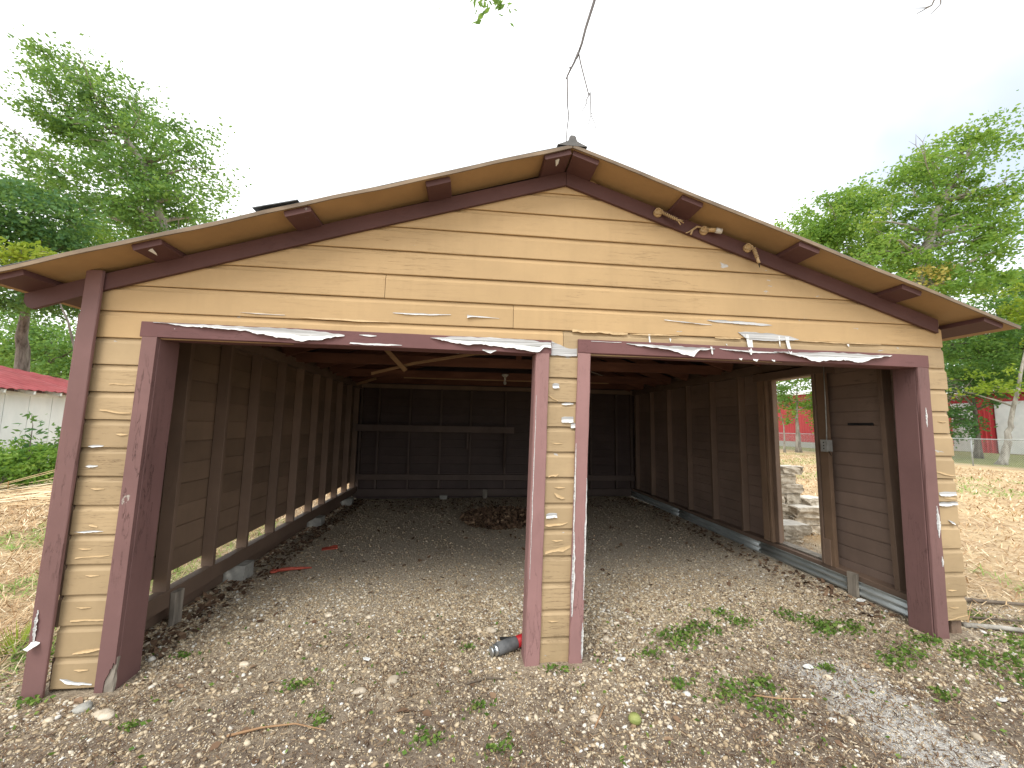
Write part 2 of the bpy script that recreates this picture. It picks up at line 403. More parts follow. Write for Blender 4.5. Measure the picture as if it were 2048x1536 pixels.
def link_mesh(name, verts, faces, mats, parent=None, origin=None, smooth=False, rnd=None, midx=None):
    me = bpy.data.meshes.new(name)
    verts = np.asarray(verts, float)
    org = wloc(parent) if parent is not None else (Vector(origin) if origin is not None else Vector((0, 0, 0)))
    verts = verts - np.array(org)
    if isinstance(faces, np.ndarray):
        k = faces.shape[1]
        nf = len(faces)
        me.vertices.add(len(verts))
        me.vertices.foreach_set('co', verts.ravel())
        me.loops.add(nf * k)
        me.loops.foreach_set('vertex_index', faces.ravel().astype(np.int32))
        me.polygons.add(nf)
        me.polygons.foreach_set('loop_start', np.arange(0, nf * k, k, dtype=np.int32))
        me.polygons.foreach_set('loop_total', np.full(nf, k, dtype=np.int32))
        me.update(calc_edges=True)
    else:
        me.from_pydata(verts.tolist(), [], faces)
        me.update()
    for mm in (mats if isinstance(mats, (list, tuple)) else [mats]):
        me.materials.append(M[mm])
    if smooth:
        me.polygons.foreach_set('use_smooth', np.ones(len(me.polygons), dtype=bool))
    if rnd is not None:
        a = me.attributes.new('rnd', 'FLOAT', 'POINT')
        a.data.foreach_set('value', np.asarray(rnd, dtype=np.float32))
    if midx is not None:
        me.polygons.foreach_set('material_index', np.asarray(midx, dtype=np.int32))
    ob = bpy.data.objects.new(name, me)
    COL.objects.link(ob)
    if parent is not None:
        ob.parent = parent
        ORIGIN[ob.name] = org
    else:
        ob.location = org
        ORIGIN[ob.name] = org
    return ob

def tag(o, label, cat, group=None):
    o['label'] = label
    o['category'] = cat
    if group:
        o['group'] = group
    return o

def thing(name, loc, label, cat, group=None):
    e = bpy.data.objects.new(name, None)
    COL.objects.link(e)
    e.location = loc
    e.empty_display_size = 0.2
    ORIGIN[e.name] = Vector(loc)
    return tag(e, label, cat, group)

class MB:
    def __init__(s):
        s.v = []; s.f = []; s.m = []
    def add(s, verts, faces, mi=0):
        o = len(s.v)
        s.v += [tuple(x) for x in verts]
        s.f += [tuple(i + o for i in f) for f in faces]
        s.m += [mi] * len(faces)
        return s
    def plank(s, a, b, w, t, wd, seg=3, ch=0.004, wob=0.002, mi=0):
        """board from a to b, width w along wd, thickness t; chamfered edges, slightly uneven"""
        a = Vector(a); b = Vector(b)
        ax = (b - a).normalized()
        wd = Vector(wd); wd = (wd - ax * wd.dot(ax)).normalized()
        td = ax.cross(wd)
        hw, ht = w / 2, t / 2
        ch = min(ch, hw * 0.4, ht * 0.4)
        sec = [(-hw + ch, -ht), (hw - ch, -ht), (hw, -ht + ch), (hw, ht - ch), (hw - ch, ht), (-hw + ch, ht), (-hw, ht - ch), (-hw, -ht + ch)]
        V = []
        for i in range(seg + 1):
            q = a.lerp(b, i / seg)
            for (u, v_) in sec:
                V.append(q + wd * (u + random.uniform(-wob, wob)) + td * (v_ + random.uniform(-wob, wob) * 0.6))
        F = []
        for i in range(seg):
            for k in range(8):
                k2 = (k + 1) % 8
                F.append((i * 8 + k, i * 8 + k2, i * 8 + 8 + k2, i * 8 + 8 + k))
        F.append(tuple(reversed(range(8))))
        F.append(tuple(range(seg * 8, seg * 8 + 8)))
        return s.add(V, F, mi)
    def prism(s, outline, y0, y1, mi=0):
        """outline in x,z, pushed from y0 to y1"""
        k = len(outline)
        V = [(x, y0, z) for x, z in outline] + [(x, y1, z) for x, z in outline]
        F = [tuple(range(k)), tuple(reversed(range(k, 2 * k)))]
        for i in range(k):
            j = (i + 1) % k
            F.append((i, i + k, j + k, j))
        return s.add(V, F, mi)
    def box(s, lo, hi, mi=0, j=0.0):
        V = [(x + random.uniform(-j, j), y + random.uniform(-j, j), z + random.uniform(-j, j)) for z in (lo[2], hi[2]) for y in (lo[1], hi[1]) for x in (lo[0], hi[0])]
        return s.add(V, [(0, 2, 3, 1), (4, 5, 7, 6), (0, 1, 5, 4), (2, 6, 7, 3), (0, 4, 6, 2), (1, 3, 7, 5)], mi)
    def tube(s, pts, rad, n=8, mi=0, cap=True):
        pts = [Vector(q) for q in pts]
        V = []; F = []
        prev = None
        for i, q in enumerate(pts):
            d = (pts[min(i + 1, len(pts) - 1)] - pts[max(i - 1, 0)])
            d = d.normalized() if d.length > 1e-9 else Vector((0, 0, 1))
            ref = prev if prev is not None else (Vector((0, 0, 1)) if abs(d.z) < 0.9 else Vector((1, 0, 0)))
            u = (ref - d * ref.dot(d))
            u = u.normalized() if u.length > 1e-6 else d.orthogonal().normalized()
            prev = u
            w = d.cross(u)
            r = rad[i] if isinstance(rad, (list, tuple)) else rad
            for k in range(n):
                an = 2 * math.pi * k / n
                V.append(q + u * (math.cos(an) * r) + w * (math.sin(an) * r))
        for i in range(len(pts) - 1):
            for k in range(n):
                k2 = (k + 1) % n
                F.append((i * n + k, i * n + k2, (i + 1) * n + k2, (i + 1) * n + k))
        if cap:
            F.append(tuple(reversed(range(n))))
            F.append(tuple(range((len(pts) - 1) * n, len(pts) * n)))
        return s.add(V, F, mi)
    def build(s, name, mats, parent=None, origin=None, smooth=False):
        return link_mesh(name, s.v, s.f, mats, parent, origin, smooth, None, s.m if isinstance(mats, (list, tuple)) and len(mats) > 1 else None)

# ------------------------------------------------------------------ the ground
def spread_axis(dense0, dense1, step, far):
    mid = np.arange(dense0, dense1 + 1e-6, step)
    k = np.array([0.12, 0.28, 0.5, 0.8, 1.2, 1.7, 2.4, 3.3, 4.5, 6, 8, 11, 15, 20, 27, 36, 50, 75, 120, 200, 330, 600.0])
    k = k[k < far]
    return np.concatenate([dense0 - k[::-1], mid, dense1 + k])
gxs = spread_axis(-2.2, 9.0, 0.07, 900)
gys = spread_axis(-1.6, 7.0, 0.07, 900)
GX, GY = np.meshgrid(gxs, gys)
GZ = gz(GX, GY)
nx, ny = len(gxs), len(gys)
idx = np.arange(nx * ny).reshape(ny, nx)
fc = np.stack([idx[:-1, :-1], idx[:-1, 1:], idx[1:, 1:], idx[1:, :-1]], -1).reshape(-1, 4)
ground = link_mesh('ground', np.stack([GX, GY, GZ], -1).reshape(-1, 3), fc, 'ground', smooth=True)
ground['kind'] = 'structure'

# ------------------------------------------------------------------ the garage
B = 0.184
Z0 = 2.40
XR = 6.51
D = 6.30
garage = thing('garage', (3.22, 3.1, 0.0), 'open two bay wooden garage with peeling tan siding and brown trim', 'garage')

def fline(pts):
    """x of a leaning upright as a function of z"""
    (xa, za), (xb, zb) = pts
    return lambda z: xa + (xb - xa) * (z - za) / (zb - za)
C1 = fline([(3.00, 2.21), (2.945, 0.05)])
C2 = fline([(3.10, 2.21), (3.05, 0.05)])
C3 = fline([(3.32, 2.23), (3.258, 0.1)])
C4 = fline([(3.42, 2.23), (3.352, 0.05)])
L1 = fline([(0.31, 2.23), (0.27, 0.0)])
L2 = fline([(0.403, 2.24), (0.37, 0.0)])
R1 = fline([(6.222, 2.22), (6.18, 0.1)])
R2 = fline([(6.32, 2.3), (6.295, 0.1)])

# front wall: framing behind the boards
mb = MB()
mb.plank((0.0, 0.055, 2.33), (XR, 0.055, 2.33), 0.16, 0.088, (0, 0, 1), 8)
mb.plank((0.06, 0.055, -0.03), (0.075, 0.055, 2.55), 0.09, 0.088, (1, 0, 0))
mb.plank((0.30, 0.055, -0.03), (0.325, 0.055, 2.25), 0.085, 0.086, (1, 0, 0))
mb.plank((3.14, 0.055, -0.02), (3.20, 0.055, 2.25), 0.22, 0.086, (1, 0, 0))
mb.plank((6.25, 0.055, 0.02), (6.275, 0.055, 2.25), 0.06, 0.086, (1, 0, 0))
mb.plank((6.44, 0.055, 0.04), (6.45, 0.055, 2.55), 0.09, 0.088, (1, 0, 0))
front = mb.build('front_wall', 'stud', garage)

PROF = [(0.002, 0.0), (0.002, -0.0215), (0.006, -0.0238), (0.075, -0.0232), (0.146, -0.0228), (0.152, -0.0195), (0.160, -0.0135), (0.170, -0.0108), (0.1822, -0.0100), (0.1822, 0.0)]
PROF_T = [(0.0045, 0.0), (0.0025, -0.0030), (0.002, -0.0215), (0.006, -0.0238), (0.146, -0.0228), (0.160, -0.0155), (0.170, -0.0142), (0.198, -0.0135), (0.198, -0.0092), (0.1790, -0.0090), (0.1780, -0.0030), (0.1765, 0.0)]
def siding(name, x0f, x1f, zb, mat, parent, plane='front', flip=1, base=0.0, height=B, raw=False):
    """one drop-siding board; x0f,x1f give the ends as functions of z"""
    L = max(x1f(zb) - x0f(zb), x1f(zb + height) - x0f(zb + height))
    seg = max(2, int(L / 0.32))
    V = []; F = []
    prof_ = PROF if plane == 'front' else PROF_T
    k = len(prof_)
    tilt = random.uniform(-0.0012, 0.0012)
    for i in range(seg + 1):
        dz = random.uniform(-0.0012, 0.0012)
        dy = random.uniform(-0.0012, 0.0012)
        for (pz, py) in prof_:
            z = zb + pz * height / B
            xa, xb = x0f(z), x1f(z)
            if xb - xa < 0.005:
                xb = xa + 0.005
            x = xa + (xb - xa) * i / seg
            z += (dz + tilt * (i / seg - 0.5)) if 0.001 < pz < 0.18 else 0.0
            y = py + (dy if py < -0.001 else 0)
            if plane == 'front':
                V.append((x, y, z))
            elif plane == 'side':            # x runs along world Y, outside is -X (flip=1) or +X (flip=-1)
                V.append((base + flip * y, x, z))
            else:                            # back wall, outside is +Y
                V.append((x, base - y, z))
    for i in range(seg):
        for j in range(k):
            j2 = (j + 1) % k
            F.append((i * k + j, (i + 1) * k + j, (i + 1) * k + j2, i * k + j2))
    F.append(tuple(range(k)))
    F.append(tuple(reversed(range(seg * k, seg * k + k))))
    if (plane == 'side' and flip == 1) or plane == 'back':
        F = [tuple(reversed(f)) for f in F]
    return link_mesh(name, V, F, mat, parent)

const = lambda c: (lambda z: c)
def gl(z):
    return max(0.005, 3.22 - (3.625 - z) / 0.3200)
def gr(z):
    return min(XR, 3.22 + (3.625 - z) / 0.3235)
for k in range(-6, 2):
    zb = Z0 - k * B
    jr = random.uniform(-0.004, 0.004)
    grj = lambda z, jr=jr: min(gr(z), XR + jr)
    if k == -1:
        siding('siding_board', gl, const(1.874), zb, 'tan', front)
        siding('siding_board', const(1.8775), grj, zb, 'tan', front)
    elif k == 0:
        siding('siding_board', gl, const(2.824), zb, 'tan', front)
        siding('siding_board', const(2.8275), grj, zb, 'tan', front)
    elif k == 1:
        siding('siding_board', gl, const(3.21), zb, 'tan', front)
        siding('siding_board', const(3.2135), grj, zb, 'tan_worn', front)
    else:
        siding('siding_board', gl, grj, zb, 'tan', front)
for k in range(2, 14):
    zb = Z0 - k * B
    siding('siding_board', const(0.004), const(0.300), zb, 'tan_worn', front)
    siding('siding_board', const(3.02), const(3.34), zb + 0.004, 'tan_worn', front)
    if k < 13:
        e = XR + random.uniform(-0.012, 0.012)
        siding('siding_board', const(6.26), const(e), zb + 0.004, 'tan_worn', front)

# header boards
mb = MB()
mb.plank((0.295, -0.037, 2.278), (3.115, -0.037, 2.262), 0.104, 0.024, (0, 0, 1), 14, 0.003, 0.002)
hl = mb.build('header_board', 'brown_h', front)
hl['label'] = 'brown header board over the left bay with peeling white strips'
mb = MB()
mb.plank((3.322, -0.037, 2.282), (6.325, -0.037, 2.266), 0.104, 0.024, (0, 0, 1), 14, 0.003, 0.002)
hr = mb.build('header_board', 'brown_h', front)
hr['label'] = 'brown header board over the right bay with ragged white peeling paint'
mb = MB()
mb.plank((0.40, 0.035, 2.229), (2.99, 0.035, 2.222), 0.130, 0.018, (0, 1, 0), 8)
mb.build('header_underside', 'brown_h', front)
mb = MB()
mb.plank((3.43, 0.035, 2.233), (6.22, 0.035, 2.222), 0.130, 0.018, (0, 1, 0), 8)
mb.build('header_underside', 'brown_h', front)

# uprights: face trim and jamb boards
def trim(fa, fb, z0, z1, y, t, name='door_trim', mat='brown'):
    mb = MB()
    mb.plank(((fa(z0) + fb(z0)) / 2, y, z0), ((fa(z1) + fb(z1)) / 2, y, z1), abs(fb(1.1) - fa(1.1)), t, (1, 0, 0), 16, 0.005, 0.0024)
    return mb.build(name, mat, front)
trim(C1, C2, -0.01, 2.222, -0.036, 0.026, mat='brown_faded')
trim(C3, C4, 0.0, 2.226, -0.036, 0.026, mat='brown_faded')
trim(R1, R2, 0.02, 2.214, -0.036, 0.026)
# left face trim with its rotten foot
o = [(L1(2.226), 2.226), (L1(1.1) + 0.002, 1.1), (L1(0) + 0.001, -0.02), (0.318, -0.03), (0.322, 0.055), (0.334, 0.085), (0.342, 0.10), (0.346, 0.125), (0.356, 0.13), (0.362, 0.165), (0.372, 0.15), (L2(0.2), 0.20), (L2(1.1) - 0.002, 1.1), (L2(2.226), 2.226)]
mb = MB(); mb.prism(o, -0.049, -0.023)
rt_ = mb.build('door_trim', 'brown', front)
rt_['label'] = 'brown door trim with a rotten grey foot'
mb = MB(); mb.plank((0.345, -0.034, -0.03), (0.350, -0.030, 0.19), 0.052, 0.020, (1, 0, 0), 5, 0.003, 0.005)
mb.build('rotten_wood', 'greywood', front)

def jamb(f, off, z0, z1, y0, y1, mat='brown'):
    mb = MB()
    mb.plank((f(z0) + off, (y0 + y1) / 2, z0), (f(z1) + off, (y0 + y1) / 2, z1), y1 - y0, 0.024, (0, 1, 0), 6, 0.003, 0.0015)
    return mb.build('door_jamb', mat, front)
jamb(L2, -0.010, -0.03, 2.222, -0.021, 0.165)
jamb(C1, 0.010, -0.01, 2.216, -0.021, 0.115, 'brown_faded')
jamb(C4, -0.010, 0.0, 2.222, -0.021, 0.115)
jamb(R1, 0.010, 0.02, 2.212, -0.021, 0.155)

# left corner boards
mb = MB()
mb.plank((-0.042, -0.064, -0.02), (-0.005, -0.064, 2.66), 0.103, 0.022, (1, 0, 0), 10, 0.004, 0.002)
ct = mb.build('corner_board', 'brown', front)
mb = MB()
mb.plank((-0.102, -0.050, -0.02), (-0.066, -0.050, 2.36), 0.026, 0.030, (1, 0, 0), 10, 0.003, 0.002)
mb.build('corner_board', 'brown', front)
mb = MB()
mb.plank((-0.075, -0.030, -0.02), (-0.040, -0.030, 2.52), 0.085, 0.040, (1, 0, 0), 6, 0.003, 0.001)
mb.build('corner_board', 'brown', front)

# ---- peeling paint, real curled films standing off the boards
def interp(pts, x):
    xs = [q[0] for q in pts]
    return (float(np.interp(x, xs, [q[1] for q in pts])), float(np.interp(x, xs, [q[2] for q in pts])))
def peel(pts, y, curl, parent, jag=0.006, mats=('bare', 'flake'), rows=5, dens=70, split=0.5, name='peeling_paint', topjag=0.003):
    x0, x1 = pts[0][0], pts[-1][0]
    n_ = max(6, int(abs(x1 - x0) * dens))
    V = []; F = []; mi = []
    ph = random.uniform(0, 50)
    for i in range(n_ + 1):
        x = x0 + (x1 - x0) * i / n_
        zt, zb = interp(pts, x)
        amp = min(1.0, (zt - zb) / 0.02)
        zt += topjag * 3.2 * (float(vnoise(x * 21 + ph * 2, 7.3, 9)) - 0.5) * amp
        zb += (random.uniform(-jag, jag) * 0.3 + jag * 2.6 * (float(vnoise(x * 16 + ph, ph, 3)) - 0.5) + jag * 1.6 * (float(vnoise(x * 47 + ph, ph, 5)) - 0.5)) * amp
        zb = min(zb, zt - 0.0015)
        cl = curl * (0.35 + 0.65 * abs(math.sin(x * 9 + ph * 1.7))) * amp
        for r in range(rows):
            t = r / (rows - 1)
            lift = max(0.0, (t - split) / (1 - split))
            yy = y - 0.0015 - cl * lift ** 1.4
            V.append((x + random.uniform(-0.002, 0.002) * lift, yy, zt + (zb - zt) * t + cl * 0.25 * lift ** 3))
    for i in range(n_):
        for r in range(rows - 1):
            a = i * rows + r
            F.append((a, a + 1, a + rows + 1, a + rows))
            mi.append(0 if (r + 0.5) / (rows - 1) < split else 1)
    ob = link_mesh(name, V, F, list(mats), parent, midx=mi, smooth=True)
    return ob
HY = -0.0492
peel([(0.37, 2.327, 2.322), (0.62, 2.323, 2.306), (0.95, 2.320, 2.288), (1.15, 2.320, 2.250), (1.28, 2.318, 2.242), (1.34, 2.314, 2.226), (1.48, 2.308, 2.244), (1.62, 2.290, 2.284)], HY, 0.020, hl, 0.006, split=0.55)
peel([(1.66, 2.240, 2.228), (1.78, 2.238, 2.219), (1.93, 2.238, 2.226), (2.02, 2.234, 2.230)], HY, 0.014, hl, 0.003)
peel([(2.22, 2.296, 2.292), (2.35, 2.308, 2.272), (2.5, 2.316, 2.240), (2.62, 2.314, 2.256), (2.70, 2.316, 2.250), (2.86, 2.314, 2.222), (2.97, 2.308, 2.206), (3.02, 2.298, 2.218), (3.05, 2.296, 2.256), (3.112, 2.296, 2.250)], HY, 0.024, hl, 0.005, split=0.55)
peel([(1.72, 2.298, 2.296), (1.80, 2.300, 2.284), (1.84, 2.296, 2.292)], HY, 0.012, hl, 0.002)
peel([(2.60, 2.226, 2.216), (2.66, 2.226, 2.196), (2.70, 2.224, 2.218)], HY, 0.012, hl, 0.004)
peel([(3.42, 2.322, 2.319), (3.60, 2.321, 2.316), (3.66, 2.323, 2.319)], HY, 0.006, hr, 0.001)
peel([(3.70, 2.316, 2.312), (3.86, 2.312, 2.288), (4.00, 2.308, 2.275), (4.10, 2.308, 2.258), (4.20, 2.308, 2.236), (4.235, 2.308, 2.226), (4.27, 2.305, 2.270), (4.42, 2.302, 2.296)], HY, 0.022, hr, 0.006, split=0.5)
peel([(4.46, 2.306, 2.302), (4.58, 2.303, 2.284), (4.72, 2.298, 2.276), (4.96, 2.292, 2.284)], HY, 0.014, hr, 0.003)
peel([(4.92, 2.298, 2.292), (5.06, 2.298, 2.262), (5.20, 2.300, 2.236), (5.26, 2.302, 2.230), (5.34, 2.306, 2.228), (5.46, 2.308, 2.226), (5.56, 2.308, 2.244), (5.66, 2.308, 2.232), (5.80, 2.302, 2.262), (5.98, 2.308, 2.300)], HY, 0.030, hr, 0.008, split=0.48)
for (x, w, zt, zb, c) in [(4.708, 0.022, 2.440, 2.262, 0.035), (4.734, 0.026, 2.395, 2.250, 0.02), (5.050, 0.030, 2.430, 2.272, 0.050), (3.888, 0.012, 2.402, 2.288, 0.02), (4.385, 0.014, 2.318, 2.256, 0.02), (4.99, 0.010, 2.43, 2.35, 0.012), (4.06, 0.012, 2.375, 2.345, 0.012), (4.53, 0.012, 2.352, 2.335, 0.01), (5.60, 0.02, 2.395, 2.372, 0.012), (4.62, 0.03, 2.235, 2.215, 0.014), (4.74, 0.05, 2.232, 2.214, 0.012), (4.90, 0.03, 2.232, 2.212, 0.014)]:
    peel([(x, zt, zb + 0.004), (x + w * 0.5, zt - 0.003, zb - 0.006), (x + w, zt - 0.001, zb + 0.02)], HY if zt < 2.34 else -0.026, c, front, 0.003, mats=('flake', 'flake'), split=0.15, dens=260)
SY = -0.0250
# bare patches on the boards above the openings
peel([(4.64, 2.452, 2.446), (4.70, 2.456, 2.398), (4.86, 2.450, 2.386), (5.0, 2.446, 2.390), (5.10, 2.432, 2.402), (5.17, 2.412, 2.408)], SY, 0.006, front, 0.003, split=0.95)
peel([(4.38, 2.538, 2.534), (4.45, 2.541, 2.520), (4.65, 2.538, 2.512), (4.86, 2.530, 2.512), (4.94, 2.520, 2.518)], SY, 0.006, front, 0.003, split=0.95)
peel([(4.02, 2.523, 2.518), (4.2, 2.513, 2.503), (4.32, 2.506, 2.495), (4.42, 2.500, 2.497)], SY, 0.014, front, 0.002)
peel([(1.94, 2.476, 2.473), (2.06, 2.480, 2.464), (2.2, 2.480, 2.468), (2.36, 2.483, 2.479)], SY, 0.010, front, 0.002)
peel([(2.48, 2.486, 2.458), (2.52, 2.484, 2.468), (2.66, 2.476, 2.470), (2.72, 2.472, 2.469)], SY, 0.014, front, 0.002)
peel([(3.105, 2.318, 2.206), (3.16, 2.296, 2.204), (3.22, 2.270, 2.202), (3.26, 2.262, 2.204), (3.318, 2.262, 2.206)], SY, 0.004, front, 0.004, split=0.9)
peel([(3.74, 2.395, 2.391), (3.9, 2.404, 2.388), (4.02, 2.404, 2.392), (4.14, 2.400, 2.396)], SY, 0.016, front, 0.003, mats=('tan_flake', 'tan_flake'))
peel([(3.28, 2.412, 2.388), (3.44, 2.410, 2.386), (3.6, 2.408, 2.387), (3.72, 2.404, 2.39)], SY, 0.012, front, 0.004, mats=('tan_flake', 'tan_flake'))
peel([(4.44, 2.400, 2.392), (4.6, 2.402, 2.386), (4.66, 2.40, 2.389)], SY, 0.012, front, 0.003, mats=('tan_flake', 'tan_flake'))
peel([(5.12, 2.404, 2.398), (5.4, 2.402, 2.390), (5.7, 2.404, 2.394), (5.92, 2.402, 2.397)], SY, 0.012, front, 0.003, mats=('tan_flake', 'tan_flake'))
peel([(1.3, 2.412, 2.408), (1.5, 2.416, 2.400), (1.7, 2.412, 2.396), (1.92, 2.406, 2.402)], SY, 0.010, front, 0.002, mats=('tan_flake', 'tan_flake'))
peel([(0.9, 2.430, 2.427), (1.0, 2.432, 2.420), (1.2, 2.426, 2.420)], SY, 0.008, front, 0.002, mats=('tan_flake', 'bare'))
# strips beside the openings
def small_peels(x0, x1, rows, p_bare):
    for k in rows:
        zb = Z0 - k * B + 0.004
        r = random.random()
        if r < 0.6:
            a = x0 if random.random() < 0.5 else random.uniform(x0, x0 + 0.5 * (x1 - x0))
            b_ = x1 if random.random() < 0.5 else random.uniform(a + 0.3 * (x1 - a), x1)
            h = random.uniform(0.006, 0.026)
            bare = random.random() < p_bare
            mats = ('bare', 'flake') if bare else ('tan_flake', 'tan_flake')
            zt = zb + random.uniform(0.018, 0.06)
            sl_ = random.uniform(-0.022, 0.022)
            peel([(a, zt - sl_, zt - sl_ - 0.003 - h * random.uniform(0, 0.6)), (a + (b_ - a) * random.uniform(0.2, 0.4), zt + 0.004 - sl_ * 0.4, zt - sl_ * 0.4 - h * random.uniform(0.4, 1)), (a + (b_ - a) * random.uniform(0.55, 0.8), zt + sl_ * 0.3, zt + sl_ * 0.3 - h), (b_, zt + sl_, zt + sl_ - h * random.uniform(0.1, 0.7) - 0.003)], SY, random.uniform(0.004, 0.012), front, 0.004, mats=mats, dens=170)
        if random.random() < 0.5:
            a = random.uniform(x0, x1 - 0.06)
            zt = zb + random.uniform(0.05, 0.12)
            peel([(a, zt, zt - 0.002), (a + 0.03, zt + 0.002, zt - 0.010), (min(a + 0.08, x1), zt - 0.002, zt - 0.006)], SY, 0.010, front, 0.002, mats=('tan_flake', 'tan_flake'), dens=150)
random.seed(21)
small_peels(0.055, 0.275, range(3, 14), 0.15)
small_peels(3.085, 3.27, range(2, 13), 0.2)
small_peels(6.31, 6.50, range(4, 13), 0.15)
for (x0, x1, zt, zb) in [(6.34, 6.50, 1.20, 1.165), (6.32, 6.505, 1.115, 1.085), (3.27, 3.305, 1.70, 1.66), (3.20, 3.29, 1.745, 1.70), (3.13, 3.18, 1.995, 1.955), (3.20, 3.29, 1.85, 1.835), (3.09, 3.17, 1.045, 1.01), (0.05, 0.14, 1.50, 1.485), (0.05, 0.12, 1.37, 1.357), (0.045, 0.20, 0.955, 0.945)]:
    peel([(x0, zt - 0.008, zb), (x0 + 0.3 * (x1 - x0), zt, zb - 0.004), (x0 + 0.7 * (x1 - x0), zt, zb), (x1, zt - 0.004, zb + 0.004)], SY, 0.010, front, 0.004, dens=150)
# white splits down the trims
def vpeel(xf, w, z0, z1, y, curl, parent=front):
    n_ = 22
    V = []; F = []; mi = []
    for i in range(n_ + 1):
        t = i / n_
        z = z0 + (z1 - z0) * t
        ww = w * (0.25 + 0.75 * math.sin(math.pi * min(1, t * 1.05)) ) * random.uniform(0.55, 1.15) + 0.001
        x = xf(z) + random.uniform(-0.002, 0.002)
        c = curl * math.sin(math.pi * t) * random.uniform(0.5, 1)
        for r in range(4):
            u = r / 3
            V.append((x + ww * (u - 0.5), y - 0.0015 - c * max(0, (u - 0.4) / 0.6) ** 1.5, z))
    for i in range(n_):
        for r in range(3):
            a = i * 4 + r
            F.append((a, a + 1, a + 5, a + 4))
            mi.append(0 if r < 2 else 1)
    return link_mesh('peeling_paint', V, F, ['bare', 'flake'], parent, midx=mi, smooth=True)
vpeel(lambda z: C3(z) + 0.010, 0.022, 0.34, 0.92, HY, 0.012)
vpeel(lambda z: C3(z) + 0.004, 0.012, 0.85, 1.55, HY, 0.010)
vpeel(lambda z: C4(z) - 0.006, 0.010, 0.45, 1.30, HY, 0.006)
vpeel(lambda z: C4(z) - 0.006, 0.016, 0.06, 0.30, HY, 0.006)
vpeel(lambda z: C1(z) + 0.012, 0.005, 0.6, 1.9, HY, 0.002)
vpeel(lambda z: R2(z) - 0.030, 0.026, 0.84, 1.09, HY, 0.008)
vpeel(lambda z: R2(z) - 0.020, 0.012, 0.62, 0.70, HY, 0.006)
vpeel(lambda z: R2(z) - 0.06, 0.014, 1.72, 1.88, HY, 0.004)
vpeel(lambda z: -0.075 + 0.012 * z, 0.030, 0.30, 0.50, -0.0755, 0.010, ct)
pk = peel([(-0.085, 0.315, 0.285), (-0.06, 0.320, 0.272), (-0.035, 0.312, 0.296)], -0.0755, 0.045, ct, 0.002, mats=('flake', 'flake'), split=0.1, dens=200)

# rake boards
mb = MB()
mb.prism([(3.222, 3.672), (1.6, 3.158), (0.04, 2.648), (-0.425, 2.484), (-0.425, 2.43), (-0.40, 2.395), (-0.37, 2.382), (0.05, 2.536), (1.6, 3.046), (3.222, 3.562)], -0.050, -0.026)
mb.build('rake_board', 'rake', front)
mb = MB()
mb.prism([(3.225, 3.672), (3.225, 3.562), (4.8, 3.045), (6.445, 2.514), (6.448, 2.630), (4.8, 3.163)], -0.0505, -0.0265)
mb.build('rake_board', 'rake', front)

# ---- roof
SL = 0.3255
RX = 3.215
def rz(x, top=3.715):
    return top - SL * abs(x - RX)
YF, YB = -0.265, 6.55
mb = MB()
def slab(x0, x1, y0, y1, dz, th, mi=0, seg=1, wav=0.0, ph=0.0):
    V = []; F = []
    for j, y in enumerate((y0, y1)):
        for i in range(seg + 1):
            x = x0 + (x1 - x0) * i / seg
            w = wav * (math.sin(x * 5.1 + ph) + 0.6 * math.sin(x * 11.7 + ph * 2)) if j == 0 else 0.0
            z = rz(x) + dz + w
            V.append((x, y, z)); V.append((x, y, z + th))
    k = 2 * (seg + 1)
    for i in range(seg):
        a = 2 * i
        F += [(a, a + k, a + k + 2, a + 2), (a + 1, a + 3, a + k + 3, a + k + 1), (a, a + 2, a + 3, a + 1), (a + k, a + k + 1, a + k + 3, a + k + 2)]
    F += [(0, 1, k + 1, k), (2 * seg, k + 2 * seg, k + 2 * seg + 1, 2 * seg + 1)]
    mb.add(V, F, mi)
# interior boarding, in courses
roofcourses = []
slab(0.0, RX, 0.0, YB, 0.0, 0.012, 0, 2)
slab(RX, XR, 0.0, YB, 0.0, 0.012, 0, 2)
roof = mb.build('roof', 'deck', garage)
mb = MB(); slab(-0.50, RX, YF, -0.001, 0.0, 0.012, 0, 40, 0.0035, 0.7); mb.build('soffit_panel', 'tan_soffit', roof)
mb = MB(); slab(RX, 6.88, YF, -0.001, 0.0, 0.012, 0, 24, 0.003, 2.0); mb.build('soffit_panel', 'tan_soffit', roof)
mb = MB(); slab(-0.50, -0.001, 0.0, YB, 0.0, 0.012, 0, 3); mb.build('soffit_panel', 'tan_soffit', roof)
mb = MB(); slab(XR + 0.001, 6.88, 0.0, YB, 0.0, 0.012, 0, 3); mb.build('soffit_panel', 'tan_soffit', roof)
# purlins, their ends project over the rake boards
for px in (-0.33, 0.43, 1.33, 2.25, 3.108, 3.322, 4.15, 5.09, 5.97, 6.68):
    sgn = 1 if px < RX else -1
    ang = math.atan(SL) * sgn
    wdv = (math.cos(ang), 0, math.sin(ang))
    w = 0.175 if abs(px - RX) > 0.2 else 0.205
    zc = rz(px) - 0.0225
    mb = MB()
    yf = -0.252 + random.uniform(-0.008, 0.008)
    mb.plank((px, yf, zc), (px, 6.45, zc), w, 0.041, wdv, 5, 0.005, 0.0015)
    pu = mb.build('purlin', 'rake', roof)
    if px in (0.43, 3.108):
        zz = zc - 0.0205
        V = [(px - 0.012, yf + 0.03, zz - 0.02 * SL * sgn), (px + 0.018, yf + 0.02, zz + 0.02 * SL * sgn), (px + 0.016, yf + 0.06, zz - 0.010), (px + 0.004, yf + 0.085, zz - 0.016)]
        link_mesh('peeling_paint', V, [(0, 1, 2, 3)], 'flake', pu)
